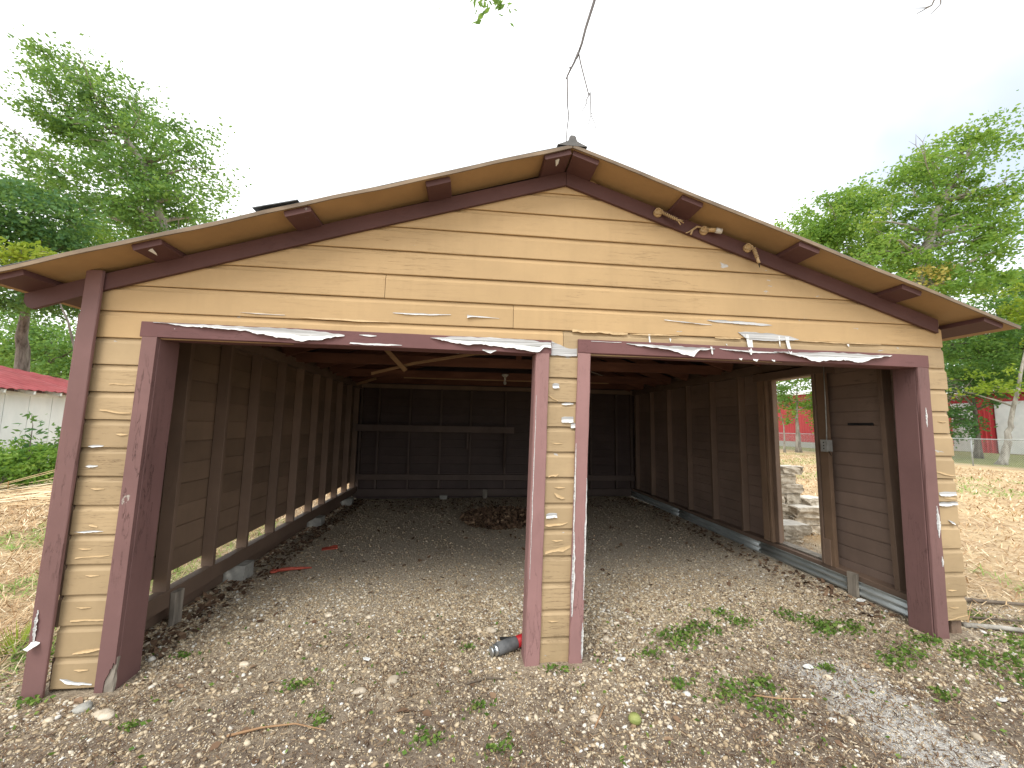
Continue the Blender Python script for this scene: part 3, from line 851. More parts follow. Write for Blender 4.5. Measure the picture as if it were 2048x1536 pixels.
# rafters and ties
for yy in (0.62, 1.25, 1.9, 2.5, 3.1, 3.7, 4.3, 4.9, 5.5, 6.2):
    for s_ in (-1, 1):
        xe = RX + s_ * 3.16
        mb = MB()
        mb.plank((RX + s_ * 0.02, yy, rz(RX) - 0.115), (xe, yy, rz(xe) - 0.115), 0.132, 0.04, (0, 0, 1), 4)
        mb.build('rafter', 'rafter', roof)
for yy, zz in ((1.3, 2.60), (2.82, 2.575), (4.5, 2.585), (5.7, 2.59)):
    mb = MB(); mb.plank((0.03, yy, zz - 0.005), (6.48, yy, zz + 0.005), 0.14, 0.042, (0, 0, 1), 9, 0.004, 0.003)
    mb.build('tie_beam', 'rafter', roof)
mb = MB(); mb.plank((1.3, 4.475, 2.505), (5.2, 4.475, 2.512), 0.022, 0.02, (0, 0, 1), 6); mb.build('lath', 'lath', roof)
mb = MB(); mb.plank((1.37, 2.07, 2.68), (1.715, 2.07, 2.325), 0.055, 0.022, (0.7, 0, 0.7), 3); mb.build('brace', 'lath', roof)
mb = MB()
pp = [(1.28, 2.16, 2.285), (1.81, 2.12, 2.43), (2.56, 1.75, 2.512), (3.30, 1.45, 2.505)]
for a_, b_ in zip(pp[:-1], pp[1:]):
    mb.plank(a_, b_, 0.035, 0.012, (0, 0, 1), 3, 0.002, 0.001)
mb.build('lath', 'lath', roof)
mb = MB(); mb.plank((0.35, 4.9, 2.40), (0.75, 4.7, 2.50), 0.05, 0.02, (0, 0, 1), 2); mb.build('lath', 'lath', roof)
mb = MB(); mb.plank((3.215, 0.02, 3.60), (3.215, 6.3, 3.60), 0.14, 0.03, (0, 0, 1), 4); mb.build('ridge_beam', 'rafter', roof)
# gable studs and king post
mb = MB(); mb.plank((3.22, 2.80, 2.62), (3.22, 2.80, 3.55), 0.08, 0.04, (1, 0, 0), 2); mb.build('king_post', 'rafter', roof)
# metal roofing
def metal_sheet(x0, x1, y0, y1, lift, ph=0.0):
    ny_ = max(8, int((y1 - y0) / 0.035))
    xs = np.linspace(x0, x1, 9)
    V = []; F = []
    for j in range(ny_ + 1):
        y = y0 + (y1 - y0) * j / ny_
        for x in xs:
            wv = 0.006 * math.sin(y * 2 * math.pi / 0.14)
            if j < 3:
                wv += (0.0035 * math.sin(x * 5.1 + 0.7) + 0.0021 * math.sin(x * 11.7 + 1.4)) if x < RX else (0.003 * math.sin(x * 5.1 + 2.0))
            V.append((x, y, rz(x) + lift + wv))
    k = len(xs)
    for j in range(ny_):
        for i in range(k - 1):
            F.append((j * k + i, j * k + i + 1, (j + 1) * k + i + 1, (j + 1) * k + i))
    ob = link_mesh('metal_sheet', V, F, 'roofmetal', roof, smooth=True)
    so = ob.modifiers.new('thickness', 'SOLIDIFY')
    so.thickness = 0.004
    return ob
ys = [YF - 0.008, 1.1, 2.2, 3.3, 4.4, 5.5, YB + 0.03]
for i in range(6):
    metal_sheet(-0.53, RX - 0.01, ys[i], ys[i + 1] + 0.05, 0.024 + 0.003 * (i % 2))
    metal_sheet(RX + 0.01, 6.91, ys[i], ys[i + 1] + 0.05, 0.024 + 0.003 * (i % 2))
mb = MB()
V = [(1.06, -0.285, rz(1.06) + 0.050), (1.34, -0.290, rz(1.34) + 0.034), (1.34, 0.3, rz(1.34) + 0.046), (1.06, 0.3, rz(1.06) + 0.046)]
ls = link_mesh('metal_sheet', V + [(a, b_, c + 0.006) for a, b_, c in V], [(3, 2, 1, 0), (4, 5, 6, 7), (0, 1, 5, 4), (1, 2, 6, 5), (2, 3, 7, 6), (3, 0, 4, 7)], 'roofmetal', roof)
ls['label'] = 'loose grey sheet corner sticking out past the roof edge'
for xa, xb, wv in ((-0.51, RX - 0.003, 1.0), (6.89, RX + 0.003, 0.5)):
    V = []; F = []
    ns = 36
    for i in range(ns + 1):
        x = xa + (xb - xa) * i / ns
        w_ = (0.0035 * math.sin(x * 5.1 + 0.7) + 0.0021 * math.sin(x * 11.7 + 1.4)) if x < RX else 0.003 * math.sin(x * 5.1 + 2.0)
        z = rz(x) + w_
        for (yy_, zz_) in ((YF - 0.013, -0.006), (YF - 0.013, 0.020), (YF - 0.003, 0.020), (YF - 0.003, -0.006)):
            V.append((x, yy_, z + zz_ + random.uniform(-0.0008, 0.0008)))
    for i in range(ns):
        for k_ in range(4):
            a = i * 4
            F.append((a + k_, a + (k_ + 1) % 4, a + 4 + (k_ + 1) % 4, a + 4 + k_))
    F += [(3, 2, 1, 0), tuple(ns * 4 + q_ for q_ in range(4))]
    link_mesh('drip_edge', V, F, 'drip', roof)
# ridge cap with rolled top
prof = [(-0.115, -0.040), (-0.07, -0.021), (-0.034, -0.004), (-0.027, 0.010), (-0.026, 0.026), (-0.014, 0.040), (0.014, 0.040), (0.026, 0.026), (0.027, 0.010), (0.034, -0.004), (0.07, -0.021), (0.11, -0.038)]
V = []; F = []
yy = [YF - 0.015, 1.0, 2.5, 4.0, 5.5, YB + 0.04]
for j, y in enumerate(yy):
    for (x, z) in prof:
        V.append((RX + x, y, 3.762 + z))
k = len(prof)
for j in range(len(yy) - 1):
    for i in range(k - 1):
        F.append((j * k + i, j * k + i + 1, (j + 1) * k + i + 1, (j + 1) * k + i))
F.append(tuple(reversed(range(k))))
rc = link_mesh('ridge_cap', V, F, 'capmetal', roof)
rc.modifiers.new('thickness', 'SOLIDIFY').thickness = 0.003

# ---- left side wall
mb = MB()
mb.plank((0.055, 0.16, 2.47), (0.055, D, 2.47), 0.10, 0.085, (1, 0, 0), 6)
mb.plank((0.055, 0.16, 2.53), (0.055, D, 2.53), 0.09, 0.04, (1, 0, 0), 6)
lw = mb.build('side_wall', 'stud', garage)
lw['label'] = 'left side wall with light showing under its boards'
mb = MB(); mb.plank((0.075, 0.13, 0.213), (0.075, D, 0.213), 0.135, 0.095, (0, 0, 1), 8, 0.005, 0.003)
mb.build('sole_plate', 'stud', lw)
for y in (0.20, 0.74, 1.33, 1.9, 2.51, 3.07, 3.70, 4.28, 4.88, 5.47, 6.02):
    mb = MB()
    mb.plank((0.061, y + random.uniform(-0.01, 0.01), 0.275), (0.061, y + random.uniform(-0.01, 0.01), 2.435), 0.045 if y > 0.4 else 0.06, 0.105, (0, 1, 0), 4, 0.003, 0.002)
    mb.build('stud', 'stud', lw)
for k in range(0, 12):
    zb = Z0 - k * B - (0.0 if k < 11 else random.uniform(0, 0.01))
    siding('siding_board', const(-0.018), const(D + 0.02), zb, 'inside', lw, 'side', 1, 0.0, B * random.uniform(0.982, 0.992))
siding('siding_board', const(-0.018), const(D + 0.02), Z0 + B, 'inside', lw, 'side', 1, 0.0, B * 0.40)
mb = MB(); mb.plank((-0.012, 0.0, 0.085), (-0.012, D, 0.085), 0.20, 0.022, (0, 0, 1), 8); mb.build('light_stop_board', 'stud', lw)  # added board, keeps outside light from coming in under the plate
for (x, y, h, sx_, sy_) in ((0.075, 0.80, 0.30, 0.05, 0.07),):
    mb = MB(); mb.plank((0.150, y, -0.03), (0.150, y, 0.26), sy_ + 0.03, 0.045, (0, 1, 0), 3, 0.005, 0.004)
    mb.build('foot_block', 'greywood', lw)
for y in (1.80, 3.95, 5.6):
    mb = MB(); mb.plank((0.10, y, -0.04), (0.10, y, 0.142), 0.20, 0.22, (0, 1, 0), 2, 0.012, 0.012)
    mb.build('pier_block', 'concrete', lw)

# ---- right side wall with the doorway
mb = MB()
mb.plank((6.455, 0.16, 2.47), (6.455, D, 2.47), 0.10, 0.085, (1, 0, 0), 6)
mb.plank((6.455, 0.16, 2.53), (6.455, D, 2.53), 0.09, 0.04, (1, 0, 0), 6)
rw = mb.build('side_wall', 'stud', garage)
rw['label'] = 'right side wall with an open doorway and metal skirt'
mb = MB(); mb.plank((6.445, 0.16, 0.225), (6.445, D, 0.205), 0.062, 0.125, (0, 0, 1), 8, 0.005, 0.003)
mb.build('sole_plate', 'stud', rw)
for y in (0.42, 2.44, 3.12, 3.83, 4.52, 5.26, 6.02):
    mb = MB()
    mb.plank((6.452, y + random.uniform(-0.01, 0.01), 0.25), (6.452, y + random.uniform(-0.01, 0.01), 2.435), 0.046, 0.095, (0, 1, 0), 4, 0.003, 0.002)
    mb.build('stud', 'stud', rw)
mb = MB(); mb.plank((6.452, 0.15, 0.25), (6.452, 0.15, 2.435), 0.045, 0.095, (0, 1, 0), 4, 0.003, 0.002); mb.build('stud', 'stud', rw)
zt = 2.40 + B
z = zt
k = 0
DY0, DY1, DZ = 1.15, 1.86, 2.31
while z > 0.30:
    hh = 0.1405
    z -= hh
    zz = z if k else z
    if z + hh > DZ + 0.02:
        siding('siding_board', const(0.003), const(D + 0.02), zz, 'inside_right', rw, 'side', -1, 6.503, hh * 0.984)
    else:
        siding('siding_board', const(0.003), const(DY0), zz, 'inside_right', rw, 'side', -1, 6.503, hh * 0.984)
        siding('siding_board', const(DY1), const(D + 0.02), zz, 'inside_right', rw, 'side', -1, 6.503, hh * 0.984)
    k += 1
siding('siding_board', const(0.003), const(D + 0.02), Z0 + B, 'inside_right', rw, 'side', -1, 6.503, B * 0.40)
# doorway frame
def dplank(a, b, w, t, wd, nm, mat='doorframe', seg=4):
    mb = MB(); mb.plank(a, b, w, t, wd, seg, 0.004, 0.003)
    return mb.build(nm, mat, rw)
dplank((6.445, 1.855, 0.26), (6.445, 1.855, 2.36), 0.16, 0.035, (1, 0, 0), 'door_jamb')
dplank((6.395, 1.945, 0.26), (6.395, 1.945, 2.42), 0.10, 0.05, (0, 1, 0), 'door_stud')
dplank((6.425, 1.80, 0.27), (6.425, 1.80, 2.31), 0.045, 0.06, (1, 0, 0), 'door_stop', 'stud')
dplank((6.445, 1.125, 0.26), (6.445, 1.125, 2.36), 0.16, 0.035, (1, 0, 0), 'door_jamb', 'stud')
dplank((6.400, 1.045, 0.25), (6.400, 1.045, 2.42), 0.105, 0.045, (0, 1, 0), 'door_stud')
dplank((6.385, 1.075, 0.25), (6.385, 1.075, 0.52), 0.085, 0.03, (0, 1, 0), 'patch_board', 'stud', 2)
dplank((6.43, 0.98, 2.36), (6.43, 2.05, 2.36), 0.10, 0.14, (0, 0, 1), 'door_head', 'stud')
dplank((6.46, 1.15, 2.315), (6.46, 1.84, 2.315), 0.14, 0.025, (1, 0, 0), 'door_head', 'doorframe')
dplank((6.495, 1.15, 0.262), (6.495, 1.83, 0.262), 0.12, 0.02, (1, 0, 0), 'door_sill', 'greywood')
mb = MB(); mb.box((6.492, 0.60, 1.735), (6.506, 0.86, 1.760)); 
mb.build('slot', 'black', rw)
# corrugated metal skirt along the foot of the wall
def skirt(y0, y1, zc, dx=0.0):
    prof = []
    for i in range(13):
        t = i / 12
        prof.append((6.352 + dx + 0.012 * math.cos(t * math.pi * 5), zc - 0.075 + 0.15 * t))
    V = []; F = []
    seg = max(3, int((y1 - y0) / 0.4))
    for j in range(seg + 1):
        y = y0 + (y1 - y0) * j / seg
        d = random.uniform(-0.004, 0.004)
        for (x, z) in prof:
            V.append((x + d, y, z + d - 0.008 * (y / 6.3)))
    k = len(prof)
    for j in range(seg):
        for i in range(k - 1):
            F.append((j * k + i, (j + 1) * k + i, (j + 1) * k + i + 1, j * k + i + 1))
    ob = link_mesh('metal_skirt', V, F, 'galv', rw, smooth=True)
    ob.modifiers.new('thickness', 'SOLIDIFY').thickness = 0.003
skirt(0.16, 2.06, 0.145)
skirt(2.03, 4.1, 0.142, 0.008)
skirt(4.07, 6.2, 0.138)
mb = MB(); mb.plank((6.325, 0.76, 0.03), (6.328, 0.76, 0.285), 0.10, 0.035, (0, 1, 0), 3, 0.006, 0.004); mb.build('foot_block', 'greywood', rw)

# ---- back wall
mb = MB()
mb.plank((0.02, 6.25, 2.50), (6.48, 6.25, 2.50), 0.09, 0.09, (0, 0, 1), 6)
bw = mb.build('back_wall', 'inside', garage)
mb = MB(); mb.plank((0.06, 6.20, 0.145), (6.45, 6.20, 0.155), 0.15, 0.05, (0, 0, 1), 8); mb.build('sole_plate', 'stud_shaded', bw)
mb = MB(); mb.plank((0.03, 6.185, 0.485), (6.45, 6.185, 0.475), 0.125, 0.035, (0, 0, 1), 8); mb.build('girt', 'stud_shaded', bw)
for x in (0.12, 0.50, 1.19, 1.88, 2.56, 3.36, 4.05, 4.72, 5.40, 6.02, 6.40):
    mb = MB(); mb.plank((x, 6.252, 0.2), (x, 6.252, 2.46), 0.045, 0.088, (1, 0, 0), 3, 0.003, 0.003); mb.build('stud', 'stud_shaded', bw)
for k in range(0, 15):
    siding('siding_board', const(0.0), const(XR), Z0 - k * B + 0.03, 'inside_shaded', bw, 'back', 1, 6.302, B * 0.985)
mb = MB(); mb.plank((2.0, 6.16, -0.01), (2.0, 6.16, 0.09), 0.16, 0.10, (1, 0, 0), 2, 0.01, 0.008); mb.build('pier_block', 'concrete', bw)
mb = MB(); mb.plank((2.92, 6.165, 0.0), (2.92, 6.165, 0.22), 0.10, 0.03, (1, 0, 0), 2, 0.005, 0.004); mb.build('foot_block', 'greywood', bw)

# ---- gable end at the back, so no sky shows under the ridge
for k in range(-6, -1 + 1):
    zb = Z0 - k * B + 0.03
    siding('siding_board', lambda z: max(0.0, 3.22 - (3.70 - z) / SL), lambda z: min(XR, 3.22 + (3.70 - z) / SL), zb, 'inside_shaded', bw, 'back', 1, 6.302, B * 0.99)

# ------------------------------------------------------------------ things fixed to or standing in the garage
sh = thing('wall_shelf', (1.8, 6.1, 1.52), 'long brown wooden shelf across the dark back wall', 'shelf')
mb = MB(); mb.plank((0.14, 6.02, 1.60), (3.50, 6.02, 1.60), 0.30, 0.03, (0, 1, 0), 6); mb.build('shelf_board', 'stud_shaded', sh)
mb = MB(); mb.plank((0.12, 5.855, 1.56), (3.52, 5.855, 1.555), 0.14, 0.03, (0, 0, 1), 6); mb.build('edge_board', 'stud_shaded', sh)
mb = MB(); mb.plank((3.34, 5.88, 1.52), (3.34, 6.19, 0.72), 0.05, 0.035, (1, 0, 0), 2); mb.build('bracket', 'stud_shaded', sh)
mb = MB(); mb.plank((2.50, 6.18, 1.10), (2.50, 6.18, 1.56), 0.05, 0.03, (1, 0, 0), 2); mb.build('bracket', 'stud_shaded', sh)

lt = thing('ceiling_light', (3.17, 4.42, 2.45), 'small ceramic bulb holder hanging under the roof tie beam', 'light')
mb = MB(); mb.tube([(3.17, 4.44, 2.625), (3.17, 4.44, 2.60), (3.17, 4.44, 2.585), (3.17, 4.44, 2.565)], [0.06, 0.062, 0.045, 0.022], 14); mb.build('lamp_base', 'ceramic', lt, smooth=True)
mb = MB(); mb.tube([(3.17, 4.44, 2.566), (3.17, 4.44, 2.50)], [0.020, 0.018], 12); mb.build('socket', 'ceramic', lt, smooth=True)
mb = MB(); mb.tube([(3.17, 4.44, 2.502), (3.17, 4.44, 2.485), (3.17, 4.44, 2.46), (3.17, 4.44, 2.435), (3.17, 4.44, 2.422)], [0.015, 0.024, 0.031, 0.024, 0.008], 14); mb.build('bulb', 'glass', lt, smooth=True)

eb = thing('electrical_box', (6.37, 1.00, 1.45), 'grey steel electrical outlet box beside the doorway', 'electrical box')
mb = MB(); mb.box((6.312, 0.935, 1.455), (6.374, 1.005, 1.575), j=0.001); mb.build('box', 'boxsteel', eb)
mb = MB(); mb.box((6.306, 0.931, 1.452), (6.3115, 1.009, 1.578)); cv = mb.build('cover', 'boxsteel', eb)
for zz in (1.485, 1.515, 1.548):
    mb = MB(); mb.tube([(6.3055, 0.97, zz), (6.3035, 0.97, zz)], [0.008, 0.007], 10); mb.build('screw', 'black', cv)
mb = MB(); mb.tube([(6.36, 0.985, 1.575), (6.372, 0.99, 1.70), (6.374, 0.985, 2.0), (6.372, 0.98, 2.40)], 0.006, 6); mb.build('cable', 'boxsteel', eb, smooth=True)
mb = MB(); mb.tube([(6.35, 0.955, 1.456), (6.352, 0.945, 1.43), (6.36, 0.94, 1.41)], 0.004, 6); mb.build('cable', 'black', eb, smooth=True)

def lamp_holder(x, z, label, kind):
    y = -0.05
    t = thing('lamp_holder', (x, y, z), label, 'lamp holder', 'old lamp holders on the right rake board')
    mb = MB(); mb.tube([(x, y, z), (x, y - 0.014, z), (x, y - 0.022, z)], [0.036, 0.034, 0.022], 16); mb.build('back_plate', 'porc', t, smooth=True)
    # a few turns of cord round the plate
    pts = []
    for i in range(40):
        a = i / 39 * 4.2 * math.pi
        r = 0.030 - 0.003 * math.sin(a * 3)
        pts.append((x + math.cos(a) * r, y - 0.012 - 0.008 * (i / 39) * 2, z + 0.004 + math.sin(a) * r * 0.8))
    mb = MB(); mb.tube(pts, 0.007, 6); mb.build('cord_loop', 'rope', t, smooth=True)
    def coil(p0, p1, turns, r, rad, nm, mat='rope'):
        p0 = Vector(p0); p1 = Vector(p1)
        ax = (p1 - p0).normalized()
        u = ax.orthogonal().normalized(); w = ax.cross(u)
        q = []
        for i in range(turns * 8 + 1):
            a = i / 8 * 2 * math.pi
            c = p0.lerp(p1, i / (turns * 8))
            q.append(c + u * math.cos(a) * r + w * math.sin(a) * r)
        mb = MB(); mb.tube(q, rad, 5); mb.build(nm, mat, t, smooth=True)
    if kind == 0:
        coil((x + 0.03, y - 0.03, z - 0.01), (x + 0.135, y - 0.06, z - 0.075), 8, 0.008, 0.006, 'cord')
        for k, (dx, dz) in enumerate(((0.05, -0.005), (0.03, -0.04), (0.055, -0.022))):
            mb = MB(); mb.tube([(x + 0.13, y - 0.06, z - 0.072), (x + 0.13 + dx * 0.5, y - 0.065, z - 0.075 + dz * 0.6), (x + 0.13 + dx, y - 0.06, z - 0.075 + dz)], 0.005, 5); mb.build('cord_end', 'rope', t, smooth=True)
    elif kind == 1:
        mb = MB(); mb.tube([(x + 0.03, y - 0.03, z), (x + 0.075, y - 0.05, z - 0.010)], [0.017, 0.017], 10); mb.build('socket', 'porc', t, smooth=True)
        mb = MB(); mb.tube([(x + 0.076, y - 0.05, z - 0.010), (x + 0.12, y - 0.06, z - 0.022)], [0.021, 0.020], 10); mb.build('socket', 'ceramic', t, smooth=True)
        mb = MB(); mb.tube([(x - 0.02, y - 0.02, z + 0.02), (x - 0.07, y - 0.03, z + 0.02), (x - 0.11, y - 0.03, z - 0.012), (x - 0.125, y - 0.032, z - 0.05)], 0.008, 6); mb.build('cord', 'rope', t, smooth=True)
        mb = MB(); mb.tube([(x - 0.10, y - 0.03, z - 0.0), (x - 0.14, y - 0.03, z - 0.03), (x - 0.165, y - 0.03, z - 0.04)], 0.005, 6); mb.build('cord', 'rope', t, smooth=True)
    else:
        coil((x + 0.035, y - 0.03, z + 0.0), (x + 0.048, y - 0.05, z - 0.10), 7, 0.009, 0.0065, 'cord')
        mb = MB(); mb.tube([(x + 0.048, y - 0.05, z - 0.10), (x + 0.055, y - 0.05, z - 0.125), (x + 0.062, y - 0.05, z - 0.14)], 0.012, 6); mb.build('cord_end', 'rope', t, smooth=True)
        mb = MB(); mb.tube([(x + 0.055, y - 0.05, z - 0.12), (x + 0.065, y - 0.05, z - 0.175)], [0.005, 0.003], 6); mb.build('cord_end', 'black', t, smooth=True)
lamp_holder(3.97, 3.385, 'topmost lamp holder with knotted cord on the right rake board', 0)
lamp_holder(4.355, 3.262, 'middle lamp holder with pale socket on the right rake board', 1)
lamp_holder(4.73, 3.142, 'lowest lamp holder with a coiled cord hanging straight down', 2)

# grey cylinder with red end by the middle post
gy0 = g1(2.8, 0.1) + 0.048
cy = thing('metal_cylinder', (2.85, 0.13, gy0 - 0.045), 'dark grey cylinder with a red end lying against the middle post', 'cylinder')
A_ = Vector((2.735, 0.075, gy0)); B_ = Vector((3.01, 0.205, gy0 + 0.012))
L = lambda t: tuple(A_.lerp(B_, t))
mb = MB(); mb.tube([L(0.10), L(0.11), L(0.62), L(0.63)], [0.040, 0.043, 0.043, 0.040], 20); mb.build('body', 'cyl', cy, smooth=True)
mb = MB(); mb.tube([L(0.632), L(0.64), L(0.99), L(1.0)], [0.036, 0.040, 0.040, 0.036], 20); mb.build('sleeve', 'redpaint', cy, smooth=True)
mb = MB(); mb.tube([L(0.02), L(0.03), L(0.09), L(0.098)], [0.030, 0.038, 0.038, 0.034], 20); mb.build('end_cap', 'chrome', cy, smooth=True)
mb = MB(); mb.tube([L(-0.07), L(-0.06), L(-0.04), L(-0.03), L(0.018)], [0.024, 0.032, 0.032, 0.014, 0.013], 16); mb.build('flange', 'chrome', cy, smooth=True)
mb = MB(); mb.tube([(2.80, 0.28, g1(2.8, 0.28) + 0.02), (2.9, 0.26, g1(2.9, .26) + 0.03), (3.02, 0.25, g1(3.02, .25) + 0.03)], [0.012, 0.010, 0.009], 6)
tag(mb.build('metal_rod', 'black', None, (2.9, 0.26, 0.03), True), 'short dark rod lying just behind the grey cylinder', 'rod')

# faded red tool on the gravel inside
tz = g1(0.55, 1.9) + 0.025
tl = thing('hand_tool', (0.57, 1.92, tz - 0.02), 'faded red pick head lying on gravel by the left wall', 'tool')
pts = [(0.44, 1.885, tz + 0.008), (0.50, 1.905, tz + 0.012), (0.58, 1.93, tz + 0.012), (0.68, 1.965, tz + 0.004), (0.78, 1.995, tz - 0.004)]
mb = MB(); mb.tube(pts, [0.014, 0.021, 0.019, 0.015, 0.007], 8); mb.build('blade', 'redtool', tl, smooth=True)
ring = [(0.425 + 0.032 * math.cos(a), 1.88 + 0.032 * math.sin(a), tz + 0.006) for a in np.linspace(0, 2 * math.pi, 15)]
mb = MB(); mb.tube(ring, 0.012, 7, cap=False); mb.build('eye', 'redtool', tl, smooth=True)
rx, ry = 0.73, 2.68
rzv = g1(rx, ry)
mb = MB()
mb.plank((rx - 0.08, ry - 0.01, rzv + 0.014), (rx + 0.10, ry + 0.05, rzv + 0.02), 0.07, 0.012, (0, 1, 0.2), 4, 0.004, 0.01)
tag(mb.build('plastic_scrap', 'redtool', None, (rx, ry, rzv)), 'crumpled dull red scrap on the floor behind the red tool', 'scrap')

# ------------------------------------------------------------------ scatter helpers
ICO = None
def ico():
    global ICO
    if ICO is None:
        t = (1 + 5 ** 0.5) / 2
        v = np.array([(-1, t, 0), (1, t, 0), (-1, -t, 0), (1, -t, 0), (0, -1, t), (0, 1, t), (0, -1, -t), (0, 1, -t), (t, 0, -1), (t, 0, 1), (-t, 0, -1), (-t, 0, 1)], float)
        v /= np.linalg.norm(v[0])
        f = np.array([(0, 11, 5), (0, 5, 1), (0, 1, 7), (0, 7, 10), (0, 10, 11), (1, 5, 9), (5, 11, 4), (11, 10, 2), (10, 7, 6), (7, 1, 8), (3, 9, 4), (3, 4, 2), (3, 2, 6), (3, 6, 8), (3, 8, 9), (4, 9, 5), (2, 4, 11), (6, 2, 10), (8, 6, 7), (9, 8, 1)])
        ICO = (v, f)
    return ICO
def pebbles(name, x, y, r, rnd, mat, label, cat, sink=0.35):
    v, f = ico()
    k = len(x)
    sx_ = r * RNG.uniform(0.8, 1.5, k); sy_ = r * RNG.uniform(0.7, 1.1, k); sz_ = r * RNG.uniform(0.45, 0.8, k)
    P = v[None] * (1 + RNG.uniform(-0.22, 0.22, (k, 12, 1)))
    P = P * np.stack([sx_, sy_, sz_], -1)[:, None, :]
    an = RNG.uniform(0, 6.283, k)
    ca, sa = np.cos(an)[:, None], np.sin(an)[:, None]
    tl_ = RNG.normal(0, 0.3, k)[:, None]
    X = P[..., 0]; Y = P[..., 1]; Zp = P[..., 2] + X * np.sin(tl_)
    Xw = X * ca - Y * sa + x[:, None]; Yw = X * sa + Y * ca + y[:, None]
    Zw = Zp + gz(x, y)[:, None] + (sz_ * (1 - 2 * sink))[:, None]
    V = np.stack([Xw, Yw, Zw], -1).reshape(-1, 3)
    F = (f[None] + (np.arange(k) * 12)[:, None, None]).reshape(-1, 3)
    ob = link_mesh(name, V, F, mat, rnd=np.repeat(rnd, 12), smooth=True)
    ob['kind'] = 'stuff'
    tag(ob, label, cat)
    return ob
def inside_posts(x, y):
    a = (y > -0.09) & (y < 0.14) & (((x > -0.13) & (x < 0.41)) | ((x > 2.92) & (x < 3.42)) | ((x > 6.16) & (x < 6.53)))
    b_ = (y > 0) & (y < 6.4) & ((np.abs(x + 0.01) < 0.03) | (np.abs(x - 6.43) < 0.12))
    return a | b_

def patchmask(x, y):
    """pale crushed-stone spill on the right of the foreground"""
    t = np.clip((-0.20 - y) / 0.75, 0, 1)
    cx_ = 4.93 + 0.0 * t
    return np.exp(-(((x - cx_) / (0.20 + 0.12 * t)) ** 2)) * (y < -0.16) * (y > -1.2)

# gravel
def scatter(n_, x0, x1, y0, y1):
    return RNG.uniform(x0, x1, n_), RNG.uniform(y0, y1, n_)
x, y = scatter(140000, -1.3, 8.2, -1.25, 2.1)
sand = np.exp(-(((x - 2.3) / 1.1) ** 2 + ((y - 0.65) / 0.45) ** 2)) + 0.8 * np.exp(-(((x - 4.6) / 1.2) ** 2 + ((y - 0.9) / 0.4) ** 2))
dens = 0.22 + 0.75 * np.clip(vnoise(x * 1.1, y * 1.6, 21) * 1.5 - 0.3, 0, 1) + 0.5 * sand
dens *= np.clip(0.95 + 1.0 * (y + 0.1) + 0.07 * (x - 2.5) - 0.9 * np.clip(0.5 - vnoise(x * 0.8 + 3, y * 0.9, 91), 0, 1), 0.30, 1)
dens *= np.clip(1.0 - np.clip(y - 0.55 - 0.5 * (vnoise(x * 1.5, y * 1.5, 12) - 0.5), 0, 9) * 0.75, 0.0, 1)
dens *= np.where(x < 0.0, np.clip(1 + (x + 0.1) * 0.8, 0.12, 1), 1) * np.where(x > 6.6, np.clip(1 - (x - 6.6) * 0.9, 0.05, 1), 1)
dens = np.where(patchmask(x, y) > 0.4, 0.55, dens)
keep = (RNG.uniform(0, 1, len(x)) < dens) & ~inside_posts(x, y)
x, y = x[keep], y[keep]
r = 0.0044 + 0.0110 * RNG.uniform(0, 1, len(x)) ** 3.0
big = RNG.uniform(0, 1, len(x)) < 0.014
r[big] *= 1.6
pm = patchmask(x, y)
r = np.where(RNG.uniform(0, 1, len(x)) < pm * 1.4, r * 0.5, r)
rn = np.clip(RNG.normal(0.66, 0.22, len(x)) + 0.25 * (vnoise(x * 0.9, y * 0.9, 33) - 0.5), 0, 1)
rn = np.where(RNG.uniform(0, 1, len(x)) < pm * 0.85, RNG.uniform(0.9, 1.0, len(x)), rn)
pebbles('gravel', x, y, r, rn, 'pebble', 'pale loose gravel covering the ground before the garage', 'gravel')
x, y = scatter(26500, 0.03, 6.3, 0.8, 6.2)
keep = (RNG.uniform(0, 1, len(x)) < 0.35 + 0.6 * vnoise(x * 1.3, y * 1.3, 44) + 0.5 * (x < 0.9)) & ~inside_posts(x, y)
x, y = x[keep], y[keep]
r = 0.005 + 0.010 * RNG.uniform(0, 1, len(x)) ** 3.5
pebbles('gravel', x, y, r, np.clip(RNG.normal(0.5, 0.22, len(x)), 0, 0.95), 'pebble', 'finer gravel on the shaded floor inside the garage', 'gravel')

# fine grit between the pebbles
def grit(x, y, r, rnd, label):
    k = len(x)
    o8 = np.array([(1, 0, 0), (-1, 0, 0), (0, 1, 0), (0, -1, 0), (0, 0, 1), (0, 0, -0.6)], float)
    f8 = np.array([(0, 2, 4), (2, 1, 4), (1, 3, 4), (3, 0, 4), (2, 0, 5), (1, 2, 5), (3, 1, 5), (0, 3, 5)])
    P = o8[None] * (r[:, None, None] * RNG.uniform(0.6, 1.3, (k, 6, 1)))
    an = RNG.uniform(0, 6.283, k)[:, None]
    X = P[..., 0] * np.cos(an) - P[..., 1] * np.sin(an); Y = P[..., 0] * np.sin(an) + P[..., 1] * np.cos(an)
    V = np.stack([X + x[:, None], Y + y[:, None], P[..., 2] + (gz(x, y) + 0.3 * r)[:, None]], -1).reshape(-1, 3)
    F = (f8[None] + (np.arange(k) * 6)[:, None, None]).reshape(-1, 3)
    ob = link_mesh('grit', V, F, 'pebble', rnd=np.repeat(rnd, 6))
    ob['kind'] = 'stuff'
    tag(ob, label, 'grit')
x, y = scatter(150000, -0.9, 7.6, -1.2, 2.6)
keep = (RNG.uniform(0, 1, len(x)) < (0.25 + 0.8 * vnoise(x * 1.8, y * 1.8, 61)) * np.clip(1.0 - (y - 1.2) * 0.6, 0.15, 1)) & ~inside_posts(x, y)
x, y = x[keep], y[keep]
